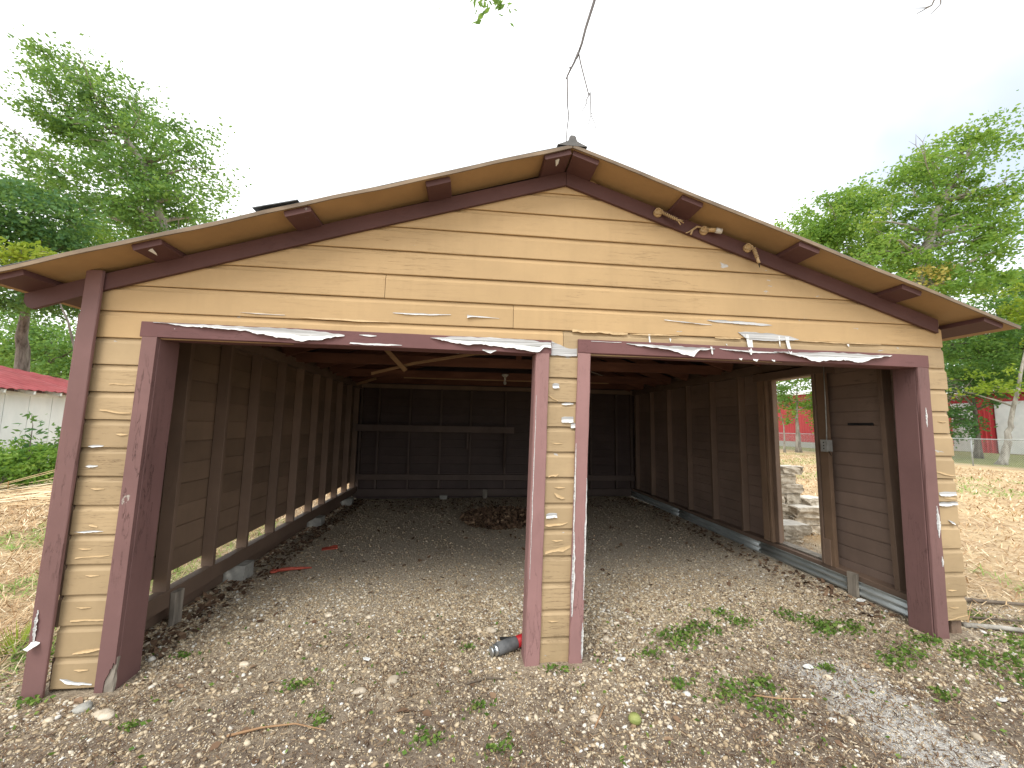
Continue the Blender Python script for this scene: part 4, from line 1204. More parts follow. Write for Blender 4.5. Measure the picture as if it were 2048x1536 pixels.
grit(x, y, RNG.uniform(0.0028, 0.0062, len(x)), np.clip(RNG.normal(0.6, 0.26, len(x)), 0, 1), 'fine pale grit between the pebbles in front of the garage')

# slivers: dry grass bits, bark shreds, soil crumbs between the stones
def slivers(name, x, y, length, width, rnd, mat, label, cat, lift=0.010, tilt=0.25, parent=None):
    k = len(x)
    an = RNG.uniform(0, 6.283, k)
    dx, dy = np.cos(an), np.sin(an)
    tz_ = RNG.normal(0, tilt, k)
    z = gz(x, y) + lift * RNG.uniform(0.2, 1.3, k)
    hl_, hw_ = length / 2, width / 2
    bend = RNG.normal(0, 0.25, k) * length
    P = np.zeros((k, 6, 3))
    for i, (u, w) in enumerate(((-1, -1), (-1, 1), (0, -1), (0, 1), (1, -0.5), (1, 0.5))):
        P[:, i, 0] = x + dx * hl_ * u - dy * (hw_ * w + (bend * 0.5 if u == 0 else 0))
        P[:, i, 1] = y + dy * hl_ * u + dx * (hw_ * w + (bend * 0.5 if u == 0 else 0))
        P[:, i, 2] = np.maximum(z + tz_ * hl_ * u + hw_ * w * 0.5 * (RNG.uniform(-1, 1, k)), gz(x, y) + 0.002)
    F = np.array([(0, 2, 3, 1), (2, 4, 5, 3)])
    F = (F[None] + (np.arange(k) * 6)[:, None, None]).reshape(-1, 4)
    ob = link_mesh(name, P.reshape(-1, 3), F, mat, rnd=np.repeat(rnd, 6))
    ob['kind'] = 'stuff'
    tag(ob, label, cat)
    return ob
x, y = scatter(52000, -1.2, 8.2, -1.25, 0.9)
keep = (RNG.uniform(0, 1, len(x)) < (0.12 + 1.1 * vnoise(x * 1.4 + 7, y * 2.0, 51) ** 1.4) * np.clip(0.75 - 0.8 * y, 0.15, 1.3)) & ~inside_posts(x, y)
x, y = x[keep], y[keep]
slivers('ground_litter', x, y, RNG.uniform(0.012, 0.05, len(x)), RNG.uniform(0.002, 0.006, len(x)), np.clip(RNG.normal(0.5, 0.28, len(x)), 0, 1), 'litter', 'dry bark shreds and grass bits among the gravel', 'litter', 0.016)
# wall-foot litter inside (leaves blown against the plates)
lx_, ly_ = x, y
x = np.concatenate([RNG.uniform(0.02, 0.42, 1100), RNG.uniform(5.95, 6.33, 420), RNG.uniform(0.2, 6.3, 700), RNG.uniform(0.3, 6.2, 260)])
y = np.concatenate([RNG.uniform(0.3, 6.1, 1100), RNG.uniform(0.3, 6.1, 420), RNG.uniform(4.9, 6.15, 700), RNG.uniform(0.6, 5.0, 260)])
def dead_leaves(name, x, y, size, rnd, label, zf=None, mat='deadleaf', upr=0.45, kind='stuff'):
    k = len(x)
    an = RNG.uniform(0, 6.283, k)
    P = np.zeros((k, 6, 3))
    nz = RNG.normal(0, upr, k); nw = RNG.normal(0, upr, k)
    base = gz(x, y) + 0.008 if zf is None else zf
    prof = ((-1, 0), (-0.35, 0.55), (0.35, 0.45), (1, 0), (0.35, -0.45), (-0.35, -0.55))
    for i, (u, w) in enumerate(prof):
        jx = RNG.uniform(0.8, 1.2, k)
        U = u * size * jx * 0.5; Wd = w * size * jx * 0.5
        P[:, i, 0] = x + np.cos(an) * U - np.sin(an) * Wd
        P[:, i, 1] = y + np.sin(an) * U + np.cos(an) * Wd
        P[:, i, 2] = np.maximum(base + nz * U + nw * Wd + np.abs(w) * size * 0.15, gz(x, y) + 0.003)
    F = np.array([(0, 1, 2, 3), (0, 3, 4, 5)])
    F = (F[None] + (np.arange(k) * 6)[:, None, None]).reshape(-1, 4)
    ob = link_mesh(name, P.reshape(-1, 3), F, mat, rnd=np.repeat(rnd, 6))
    if kind:
        ob['kind'] = kind
    return ob
ob = dead_leaves('leaf_litter', x, y, RNG.uniform(0.03, 0.075, len(x)), RNG.uniform(0, 0.8, len(x)), '')
tag(ob, 'dead brown leaves blown along the foot of the walls', 'leaves')
# the heap of leaves inside
k = 1700
a = RNG.uniform(0, 6.283, k); q = np.sqrt(RNG.uniform(0, 1, k))
hx = 3.10 + np.cos(a) * q * 0.66; hy = 4.25 + np.sin(a) * q * 0.80
hz = gz(hx, hy) + 0.012 + 0.065 * np.clip(1 - q ** 2, 0, 1) * RNG.uniform(0.55, 1.05, k) * (0.6 + 0.8 * vnoise(hx * 4, hy * 4, 5))
ob = dead_leaves('leaf_heap', hx, hy, RNG.uniform(0.05, 0.11, k), RNG.uniform(0.1, 1, k), '', hz, upr=0.7)
tag(ob, 'low heap of dead brown leaves on the garage floor', 'leaves')
# scattered fallen leaves outside
x, y = scatter(95, -0.6, 7.6, -1.1, 1.0)
kp = ~inside_posts(x, y)
x, y = x[kp], y[kp]
ob = dead_leaves('fallen_leaves', x, y, RNG.uniform(0.03, 0.07, len(x)), RNG.uniform(0.5, 1, len(x)), '', upr=0.25)
tag(ob, 'scattered orange brown leaves on the front gravel', 'leaves')

# single stones one can pick out
def stone(x, y, s, label, group=None, mat='pebble_big', flat=0.6, seed=0):
    rg = np.random.default_rng(int(x * 977 + y * 313 + 5000) + seed)
    bm = bmesh.new()
    bmesh.ops.create_icosphere(bm, subdivisions=2, radius=1.0)
    ax = rg.uniform(0, 6.28)
    e = np.array([rg.uniform(0.95, 1.3), rg.uniform(0.7, 0.95), flat])
    ph = rg.uniform(0, 6, 6)
    z0 = g1(x, y)
    V = []
    for vv in bm.verts:
        c = np.array(vv.co)
        k = 1 + 0.10 * math.sin(3 * c[0] + ph[0]) + 0.09 * math.sin(4 * c[1] + ph[1] + c[2]) + 0.06 * math.sin(5 * c[2] + 3 * c[0] + ph[2])
        c = c * k * e * s
        V.append((x + c[0] * math.cos(ax) - c[1] * math.sin(ax), y + c[0] * math.sin(ax) + c[1] * math.cos(ax), z0 + s * flat * 0.35 + c[2]))
    F = [tuple(v_.index for v_ in f.verts) for f in bm.faces]
    bm.free()
    ob = link_mesh('stone', V, F, mat, None, (x, y, z0), smooth=True)
    return tag(ob, label, 'stone', group)
stone(2.08, -0.13, 0.046, 'largest pale rounded stone lying left of the middle post')
stone(0.51, -0.27, 0.052, 'long pale stone lying in front of the left jamb foot', flat=0.45)
stone(0.34, -0.20, 0.040, 'grey chunk beside the left corner foot', mat='concrete')
stone(2.74, 0.42, 0.040, 'round tan stone behind the grey cylinder')
stone(0.60, -0.78, 0.045, 'pale broken stone at the lower left edge of the photo')
gs = 'pale loose stones in the front gravel'
lb = 'medium pale stone half sunk in the gravel before the garage'
rs = np.random.default_rng(4)
for i in range(46):
    x = rs.uniform(-0.3, 7.2); y = rs.uniform(-1.0, 0.9)
    if bool(inside_posts(np.array([x]), np.array([y]))[0]):
        continue
    wh = 'before the left bay' if x < 2.6 else ('near the middle post' if x < 3.7 else ('before the right bay' if x < 5.6 else 'near the right jamb'))
    wy = 'close to the viewer' if y < -0.25 else 'towards the garage'
    lb = 'medium pale stone in the gravel %s %s' % (wh, wy)
    stone(x, y, rs.uniform(0.019, 0.033), lb, gs, flat=rs.uniform(0.45, 0.7))
# a green husk
hx_, hy_ = 3.48, -0.63
zz = g1(hx_, hy_)
mb = MB(); mb.tube([(hx_, hy_, zz - 0.002), (hx_, hy_, zz + 0.006), (hx_, hy_, zz + 0.022), (hx_, hy_, zz + 0.040), (hx_, hy_, zz + 0.048)], [0.016, 0.030, 0.037, 0.026, 0.008], 12)
tag(mb.build('green_husk', 'fruit', None, (hx_, hy_, zz), True), 'round green husk lying on the foreground gravel', 'husk')

# sticks
def stick(pts, r0, r1, label, mat='stick', name='fallen_stick', cat='stick'):
    P = []
    for (x, y, h) in pts:
        P.append((x, y, g1(x, y) + h))
    rad = [r0 + (r1 - r0) * i / (len(P) - 1) for i in range(len(P))]
    mb = MB(); mb.tube(P, rad, 7)
    return tag(mb.build(name, mat, None, P[0], True), label, cat)
stick([(1.30, -0.52, 0.012), (1.45, -0.48, 0.018), (1.62, -0.47, 0.020), (1.80, -0.53, 0.012)], 0.007, 0.003, 'thin curved pale stick on the gravel left of centre', 'lath')
stick([(6.62, 0.10, 0.02), (6.85, 0.02, 0.03), (7.12, -0.10, 0.03), (7.4, -0.16, 0.02)], 0.022, 0.014, 'pale fallen branch beside the right corner of the garage', 'barkpale', 'fallen_branch')
stick([(6.75, 0.62, 0.05), (7.05, 0.50, 0.04), (7.45, 0.42, 0.03), (7.8, 0.36, 0.02)], 0.025, 0.012, 'dark fallen branch lying behind the pale one', 'stick', 'fallen_branch')
stick([(6.80, 0.20, 0.03), (7.1, 0.12, 0.03), (7.5, 0.10, 0.02)], 0.010, 0.006, 'thin dark stick between the two fallen branches')
stick([(4.25, -0.50, 0.015), (4.42, -0.56, 0.018), (4.62, -0.57, 0.012)], 0.005, 0.003, 'thin tan twig left of the pale stone spill', 'lath')
stick([(3.35, -0.50, 0.015), (3.30, -0.58, 0.02), (3.24, -0.66, 0.012)], 0.006, 0.004, 'short pale twig beside the green husk', 'lath')
stick([(2.55, -0.22, 0.012), (2.68, -0.17, 0.016), (2.80, -0.18, 0.012)], 0.006, 0.004, 'short brown stick in front of the middle post')

# small paper and paint chips
def chip(x, y, s, label, mat='flake', name='paint_chip', cat='paint chip'):
    z = g1(x, y) + 0.014
    n_ = 7
    V = []
    for i in range(n_):
        a = 2 * math.pi * i / n_
        r = s * random.uniform(0.6, 1.1)
        V.append((x + math.cos(a) * r * 1.3, y + math.sin(a) * r * 0.8, z + random.uniform(-0.004, 0.010)))
    V += [(a_, b_, c_ + 0.002) for a_, b_, c_ in V]
    F = [tuple(reversed(range(n_))), tuple(range(n_, 2 * n_))] + [(i, (i + 1) % n_, n_ + (i + 1) % n_, n_ + i) for i in range(n_)]
    return tag(link_mesh(name, V, F, mat, None, (x, y, z)), label, cat)
chip(3.62, -0.06, 0.030, 'crumpled white scrap right of the middle post', name='paper_scrap', cat='scrap')
chip(4.86, -0.28, 0.035, 'white flake at the top of the pale stone spill')
chip(6.26, 0.62, 0.04, 'white scrap at the foot of the grey block', name='paper_scrap', cat='scrap')
chip(1.85, 0.12, 0.022, 'small white chip on the gravel before the left bay')
chip(5.75, -0.70, 0.03, 'pale leaf shaped chip near the lower right')

# ------------------------------------------------------------------ weeds and dry grass
def leaf_quads(c, size, rg, up=0.6, aspect=0.5, droop=0.0):
    """folded leaves at centres c; returns verts and quads"""
    k = len(c)
    d = rg.normal(0, 1, (k, 3)); d[:, 2] = d[:, 2] * 0.6 - droop
    d /= np.linalg.norm(d, axis=1)[:, None]
    r_ = rg.normal(0, 1, (k, 3)); r_[:, 2] *= 0.45
    s_ = np.cross(d, r_); s_ /= np.linalg.norm(s_, axis=1)[:, None] + 1e-9
    nrm = np.cross(d, s_)
    L_ = (size * rg.uniform(0.7, 1.25, k))[:, None]
    Wd = L_ * aspect * 0.5
    P = np.zeros((k, 4, 3))
    P[:, 0] = c - d * L_ * 0.5
    P[:, 1] = c + s_ * Wd + nrm * Wd * 0.25
    P[:, 2] = c + d * L_ * 0.5
    P[:, 3] = c - s_ * Wd + nrm * Wd * 0.25
    F = np.arange(k * 4).reshape(k, 4)
    return P.reshape(-1, 3), F

wpos = [(4.43, 0.28, 0.16), (4.14, 0.15, 0.17), (4.22, 0.22, 0.13), (4.81, 0.33, 0.12), (5.64, 0.19, 0.17), (5.45, 0.24, 0.13), (6.05, -0.06, 0.12), (5.40, 0.13, 0.1), (5.31, 0.38, 0.13), (4.75, 0.51, 0.09), (2.63, -0.43, 0.07), (6.15, -0.32, 0.22), (6.5, -0.42, 0.22), (4.97, -0.30, 0.06), (4.16, -0.47, 0.16), (4.40, -0.40, 0.12), (1.74, -0.44, 0.06), (1.5, -0.12, 0.09), (3.86, -0.02, 0.08), (4.31, -0.65, 0.12), (3.16, -0.10, 0.10), (0.56, 0.29, 0.06), (0.02, -0.12, 0.08), (5.5, -0.3, 0.12), (5.75, -0.18, 0.14), (6.2, -0.62, 0.2), (2.55, 0.18, 0.05), (2.35, -0.65, 0.09), (2.7, -0.75, 0.08), (3.9, -0.35, 0.08), (5.45, -0.62, 0.08), (6.75, -0.2, 0.2), (0.75, -0.4, 0.05), (-0.4, 0.35, 0.14), (6.9, 0.25, 0.15)]
C_ = []
for (x, y, r) in wpos:
    k = int(900 * r * (0.5 + r * 3))
    xx = x + RNG.normal(0, r * 0.55, k); yy = y + RNG.normal(0, r * 0.40, k)
    C_.append(np.stack([xx, yy, gz(xx, yy) + RNG.uniform(0.008, 0.035, k)], -1))
xx, yy = scatter(500, -0.5, 7.5, -1.1, 0.7)
kp = ~inside_posts(xx, yy)
C_.append(np.stack([xx, yy, gz(xx, yy) + 0.015], -1)[kp])
C_ = np.concatenate(C_)
C_ = C_[~inside_posts(C_[:, 0], C_[:, 1])]
P, F = leaf_quads(C_, 0.030, RNG, aspect=0.6)
P[:, 2] = np.maximum(P[:, 2], gz(P[:, 0], P[:, 1]) + 0.003)
ob = link_mesh('weeds', P, F, 'weed', rnd=np.repeat(RNG.uniform(0, 1, len(C_)), 4))
ob['kind'] = 'stuff'
tag(ob, 'low green weeds creeping through the front gravel', 'weeds')

def grass(name, n_, x0, x1, y0, y1, keepf, label, length=(0.05, 0.16), flat=0.35, lift=0.0):
    x, y = scatter(n_, x0, x1, y0, y1)
    kp = RNG.uniform(0, 1, n_) < keepf(x, y)
    x, y = x[kp], y[kp]
    k = len(x)
    z = gz(x, y)
    an = RNG.uniform(0, 6.283, k)
    el = np.abs(RNG.normal(0, flat, k))
    l_ = RNG.uniform(length[0], length[1], k)
    dist = np.hypot(x - 2.5, y + 2.9)
    w = np.clip(0.0029 * dist / 4.0, 0.0025, 0.014) * RNG.uniform(0.7, 1.3, k)
    dx, dy, dz = np.cos(an) * np.cos(el), np.sin(an) * np.cos(el), np.sin(el)
    P = np.zeros((k, 4, 3))
    z = z + RNG.uniform(0.004, 0.03, k) + lift
    for i, (u, s_) in enumerate(((0, -1), (0, 1), (1, 0.5), (1, -0.5))):
        P[:, i, 0] = x + dx * l_ * u - np.sin(an) * w * s_
        P[:, i, 1] = y + dy * l_ * u + np.cos(an) * w * s_
        P[:, i, 2] = z + dz * l_ * u
    F = np.arange(k * 4).reshape(k, 4)
    green = vnoise(x * 0.6, y * 0.6, 71) > 0.62
    rn = np.where(green & (RNG.uniform(0, 1, k) < 0.6), 1.0, np.clip(RNG.normal(0.52, 0.27, k), 0, 0.92))
    ob = link_mesh(name, P.reshape(-1, 3), F, 'straw', rnd=np.repeat(rn, 4))
    ob['kind'] = 'stuff'
    tag(ob, label, 'grass')
grass('dry_grass', 230000, 6.55, 26, -0.8, 24, lambda x, y: np.clip(5.0 / np.hypot(x - 2.5, y + 2.9), 0, 1) * np.clip((x - 6.4 - 0.5 * vnoise(x * 2, y * 2, 2)) / 1.2, 0.05, 1), 'dry straw yellow grass across the yard right of the garage', (0.05, 0.16))
grass('dry_grass', 140000, -9.5, -0.12, -0.8, 9.5, lambda x, y: np.clip(5.0 / np.hypot(x - 2.5, y + 2.9), 0, 1) * np.clip((-x) / 0.7, 0.1, 1), 'dry straw yellow grass left of the garage', (0.05, 0.16))
# brush of dry stalks at the left
k = 150
xx = RNG.uniform(-8.2, -4.6, k); yy = RNG.uniform(5.2, 7.4, k)
pts = np.zeros((k * 6, 3)); F = []
an = RNG.normal(0.35, 0.5, k); l_ = RNG.uniform(0.5, 1.7, k); el = np.abs(RNG.normal(0.04, 0.16, k))
rr = 0.007
for i in range(k):
    d = np.array([math.cos(an[i]) * math.cos(el[i]), math.sin(an[i]) * math.cos(el[i]), math.sin(el[i])])
    c = np.array([xx[i], yy[i], g1(xx[i], yy[i]) + RNG.uniform(0.01, 0.10)])
    s_ = np.array([-d[1], d[0], 0]) * rr
    u_ = np.array([0, 0, rr])
    for e, q in enumerate((c, c + d * l_[i])):
        pts[i * 6 + e * 3 + 0] = q - s_; pts[i * 6 + e * 3 + 1] = q + s_; pts[i * 6 + e * 3 + 2] = q + u_ * 1.6
    o_ = i * 6
    F += [(o_, o_ + 1, o_ + 4, o_ + 3), (o_ + 1, o_ + 2, o_ + 5, o_ + 4), (o_ + 2, o_, o_ + 3, o_ + 5)]
ob = link_mesh('dry_stalks', pts, F, 'straw', rnd=np.repeat(np.clip(RNG.normal(0.72, 0.12, k), 0, 0.92), 6))
ob['kind'] = 'stuff'
tag(ob, 'dry cut stalks lying before the green shrubs', 'stalks')

# ------------------------------------------------------------------ stone blocks stacked outside the doorway
def block(x, y, z, sx_, sy_, sz_, rot, label, mats=('limestone', 'limetop')):
    bm = bmesh.new()
    bmesh.ops.create_cube(bm, size=1.0)
    bmesh.ops.bevel(bm, geom=bm.edges[:], offset=0.045, segments=1, affect='EDGES')
    bmesh.ops.subdivide_edges(bm, edges=[e for e in bm.edges if e.calc_length() > 0.5], cuts=2, use_grid_fill=True)
    rg = np.random.default_rng(int(x * 1000 + z * 777 + y * 55))
    bm.normal_update()
    V = []
    for v_ in bm.verts:
        j = rg.normal(0, 0.010, 3)
        if abs(v_.co.z) < 0.46:
            j[:2] *= 2.0
        lx, ly, lz = v_.co.x * sx_ + j[0], v_.co.y * sy_ + j[1], v_.co.z * sz_ + j[2] * 0.3
        V.append((x + lx * math.cos(rot) - ly * math.sin(rot), y + lx * math.sin(rot) + ly * math.cos(rot), z + sz_ / 2 + lz))
    F = [tuple(q.index for q in f.verts) for f in bm.faces]
    mi = [1 if f.normal.z > 0.8 else 0 for f in bm.faces]  # up-facing faces take the paler stone
    bm.free()
    ob = link_mesh('stone_block', V, F, list(mats), None, (x, y, z), midx=mi)
    return tag(ob, label, 'stone block', 'stone blocks stacked outside the doorway')
zb0 = g1(7.3, 2.7) - 0.02
BL = [
    (7.17, 2.60, 0.00, 0.42, 0.30, 0.13, 0.10, 'lower stone block of the short front pile by the doorway'),
    (7.19, 2.58, 0.13, 0.46, 0.36, 0.15, 0.06, 'pale flat topped block on the short front pile by the doorway'),
    (7.66, 2.95, 0.00, 0.30, 0.26, 0.17, -0.1, 'bottom row left block of the big stone stack'),
    (7.97, 2.96, 0.00, 0.28, 0.26, 0.17, 0.05, 'bottom row middle block of the big stone stack'),
    (8.28, 2.95, 0.00, 0.29, 0.26, 0.17, 0.0, 'bottom row right block of the big stone stack'),
    (7.74, 2.95, 0.17, 0.50, 0.28, 0.12, 0.04, 'second row wide block of the big stone stack'),
    (8.18, 2.95, 0.17, 0.34, 0.28, 0.12, -0.05, 'second row short block at the right of the stack'),
    (7.88, 2.92, 0.29, 0.70, 0.34, 0.16, -0.02, 'longest pale topped slab across the right of the stack'),
    (7.38, 3.08, 0.00, 0.32, 0.32, 0.30, 0.0, 'tall footing block at the back left of the stack'),
    (7.38, 3.06, 0.30, 0.28, 0.28, 0.17, 0.1, 'small pale block at the left edge beside the door jamb'),
    (7.40, 3.10, 0.47, 0.26, 0.26, 0.15, -0.1, 'square cream block at the left of the upper stack'),
    (7.68, 3.12, 0.45, 0.30, 0.26, 0.16, 0.15, 'brown rough block in the middle of the upper stack'),
    (8.05, 3.08, 0.45, 0.40, 0.28, 0.10, 0.25, 'tilted light slab on the right shoulder of the stack'),
    (7.58, 3.12, 0.62, 0.54, 0.28, 0.14, -0.05, 'long smooth block under the top of the stack'),
    (7.50, 3.14, 0.76, 0.52, 0.30, 0.15, 0.05, 'wide rough block just below the topmost stone'),
    (7.74, 3.17, 0.91, 0.38, 0.28, 0.13, 0.1, 'topmost rough stone block of the stack'),
]
for (x, y, z, a_, b_, c_, r_, lab) in BL:
    if 'hidden' in lab:
        lab = 'footing block at the back left of the stone stack'
    block(x, y, zb0 + z, a_, b_, c_, r_, lab)
chip(6.78, 1.75, 0.05, 'bluish plastic scrap outside the doorway', 'galv', 'plastic_scrap', 'scrap')

# ------------------------------------------------------------------ white shed at the left
shed = thing('white_shed', (-12.5, 9.0, 0), 'white panelled shed with a red metal roof', 'shed')
WX = -10.0
mb = MB(); mb.box((-16, 3.0, -0.1), (WX - 0.03, 13.6, 2.36)); mb.build('wall_core', 'whitewall', shed)
y = 3.0
while y < 13.5:
    mb = MB(); mb.plank((WX - 0.015, y + 0.308, -0.05), (WX - 0.015, y + 0.308, 2.34), 0.604, 0.028, (0, 1, 0), 3, 0.004, 0.002)
    mb.build('wall_panel', 'whitewall', shed)
    y += 0.617
y = 3.0
while y < 13.8:
    mb = MB(); mb.plank((WX - 0.1, y, 2.395), (WX + 0.40, y, 2.325), 0.09, 0.05, (0, 0, 1), 1); mb.build('rafter_tail', 'whitewall', shed)
    y += 0.72
mb = MB(); mb.plank((WX + 0.01, 3.0, 2.30), (WX + 0.01, 13.6, 2.30), 0.10, 0.03, (0, 0, 1), 3); mb.build('frieze_board', 'whitewall', shed)
ex, ez = -9.55, 2.40
V = []; F = []
ny_ = 150
for j in range(ny_ + 1):
    yy = 2.6 + (14.1 - 2.6) * j / ny_
    depth_ = min(3.6, max(0.0, 14.1 - yy))
    wv = 0.018 * math.sin(yy * 2 * math.pi / 0.22)
    for i in range(4):
        t = i / 3
        V.append((ex - depth_ * t, yy, ez + depth_ * t * 0.30 + wv))
for j in range(ny_):
    for i in range(3):
        a = j * 4 + i
        F.append((a, a + 4, a + 5, a + 1))
o = link_mesh('roof', V, F, 'redroof', shed)
o.modifiers.new('thickness', 'SOLIDIFY').thickness = 0.01
V = [(ex, 14.1, ez), (ex - 3.6, 10.5, ez + 1.08), (ex - 7.2, 14.1, ez)]
link_mesh('roof', [(a, b_, c) for a, b_, c in V] + [(a, b_, c - 0.03) for a, b_, c in V], [(0, 2, 1), (3, 4, 5), (0, 1, 4, 3), (1, 2, 5, 4), (2, 0, 3, 5)], 'redroof', shed)
V = [(ex - 3.6, 2.6, ez + 1.08), (ex - 3.6, 10.5, ez + 1.08), (ex - 7.2, 14.1, ez), (ex - 7.2, 2.6, ez)]
link_mesh('roof', V + [(a, b_, c - 0.03) for a, b_, c in V], [(0, 1, 2, 3), (7, 6, 5, 4), (0, 4, 5, 1), (1, 5, 6, 2), (2, 6, 7, 3), (3, 7, 4, 0)], 'redroof', shed)

# ------------------------------------------------------------------ red buildings and the fence at the right
def corr_wall(name, axis, fixed, a0, a1, z0, z1, mat, parent, pitch=0.30, amp=0.02, sign=-1):
    n_ = int((a1 - a0) / pitch) * 4
    V = []; F = []
    for i in range(n_ + 1):
        a = a0 + (a1 - a0) * i / n_
        d = sign * (amp if i % 4 == 0 else 0.0)
        for z in (z0, z1):
            V.append((fixed + d, a, z) if axis == 'x' else (a, fixed + d, z))
    for i in range(n_):
        q = i * 2
        F.append((q, q + 1, q + 3, q + 2) if sign < 0 else (q, q + 2, q + 3, q + 1))
    return link_mesh(name, V, F, mat, parent)
rb = thing('red_metal_building', (40, 36, 0), 'red metal building behind the trees seen through the doorway', 'building')
mb = MB(); mb.box((34.05, 27.0, -0.3), (44, 47.0, 5.0)); mb.build('wall', 'redwall', rb)
corr_wall('wall_sheet', 'x', 34.0, 27.0, 47.0, 0.55, 5.0, 'redwall', rb, 0.3, 0.03)
corr_wall('wall_sheet', 'y', 26.96, 34.0, 44.0, 0.55, 5.0, 'redwall', rb, 0.3, 0.03)
mb = MB(); mb.box((33.92, 26.9, -0.3), (34.04, 47.0, 0.54)); mb.build('concrete_base', 'concrete', rb)
mb = MB(); mb.box((33.6, 26.6, 5.0), (44.4, 47.4, 5.22)); mb.build('roof', 'whiteslat', rb)
sb = thing('storage_building', (52, 24, 0), 'red building with wide white roller doors beyond the fence', 'building')
BX = 47.0
mb = MB(); mb.box((BX + 0.15, 8.0, -0.3), (57, 34.0, 5.0)); mb.build('wall', 'redwall', sb)
corr_wall('wall_sheet', 'x', BX + 0.1, 8.0, 34.0, 4.35, 5.0, 'redwall', sb, 0.4, 0.04)
for (ya, yb) in ((12.0, 13.3), (19.0, 20.3), (26.08, 27.38), (33.0, 34.0)):
    corr_wall('pier', 'x', BX, ya, yb, -0.1, 4.6, 'redwall', sb, 0.32, 0.05)
def roller(ya, yb):
    V = []; F = []
    ns = 56
    for i in range(ns * 2 + 1):
        z = 0.0 + 4.35 * i / (ns * 2)
        d = 0.0 if i % 2 else 0.045
        V += [(BX + 0.06 + d, ya, z), (BX + 0.06 + d, yb, z)]
    for i in range(ns * 2):
        q = i * 2
        F.append((q, q + 2, q + 3, q + 1))
    ob = link_mesh('roller_door', V, F, 'whiteslat', sb)
for ya, yb in ((13.3, 19.0), (20.3, 26.08), (27.38, 33.0)):
    roller(ya, yb)
mb = MB(); mb.box((BX - 0.5, 7.5, 5.0), (58, 34.5, 5.25)); mb.build('roof', 'redroof', sb)

fence = thing('chain_link_fence', (28, 16, 0), 'chain link fence with galvanised posts across the yard edge', 'fence')
FX = 28.0
for k in range(0, 15):
    y = -1.0 + k * 2.62
    yl = y
    z0 = g1(FX, yl)
    mb = MB(); mb.tube([(FX + 0.03, yl, z0 - 0.1), (FX + 0.03, yl, 1.42)], 0.030, 8); po = mb.build('post', 'steel', fence, smooth=True)
    mb = MB(); mb.tube([(FX + 0.03, yl, 1.42), (FX + 0.03, yl, 1.44), (FX + 0.03, yl, 1.46)], [0.036, 0.034, 0.012], 8); mb.build('cap', 'steel', po, smooth=True)
mb = MB(); mb.tube([(FX, -1.0, 1.38), (FX, 35.7, 1.38)], 0.024, 8); mb.build('top_rail', 'steel', fence, smooth=True)
# woven wires: two families of slanting wires make the diamonds
V = []; F = []
step = 0.085
rw_ = 0.0032
h0, h1 = 0.02, 1.37
ylist = np.arange(-1.0, 35.7, step)
for fam in (-1, 1):
    for y in ylist:
        y2 = y + fam * (h1 - h0) * 0.9
        o_ = len(V)
        x_ = FX - 0.028 + fam * 0.003
        V += [(x_ - rw_, y - rw_, h0), (x_ + rw_, y, h0), (x_ - rw_, y + rw_, h0), (x_ - rw_, y2 - rw_, h1), (x_ + rw_, y2, h1), (x_ - rw_, y2 + rw_, h1)]
        F += [(o_, o_ + 1, o_ + 4, o_ + 3), (o_ + 1, o_ + 2, o_ + 5, o_ + 4), (o_ + 2, o_, o_ + 3, o_ + 5)]
link_mesh('wire_mesh', V, F, 'steel', fence)

# ------------------------------------------------------------------ trees
def crown_points(blobs, n_, rg, shell=0.6):
    vol = np.array([b_[3] * b_[3] * b_[4] for b_ in blobs]) ** 0.75
    pick = rg.choice(len(blobs), n_, p=vol / vol.sum())
    d = rg.normal(0, 1, (n_, 3)); d /= np.linalg.norm(d, axis=1)[:, None]
    r_ = rg.uniform(0, 1, n_) ** (1 / 3) * (1 - shell) + shell * rg.uniform(0.6, 1.05, n_)
    bl = np.array(blobs)[pick]
    return bl[:, :3] + d * r_[:, None] * np.stack([bl[:, 3], bl[:, 3], bl[:, 4]], -1)

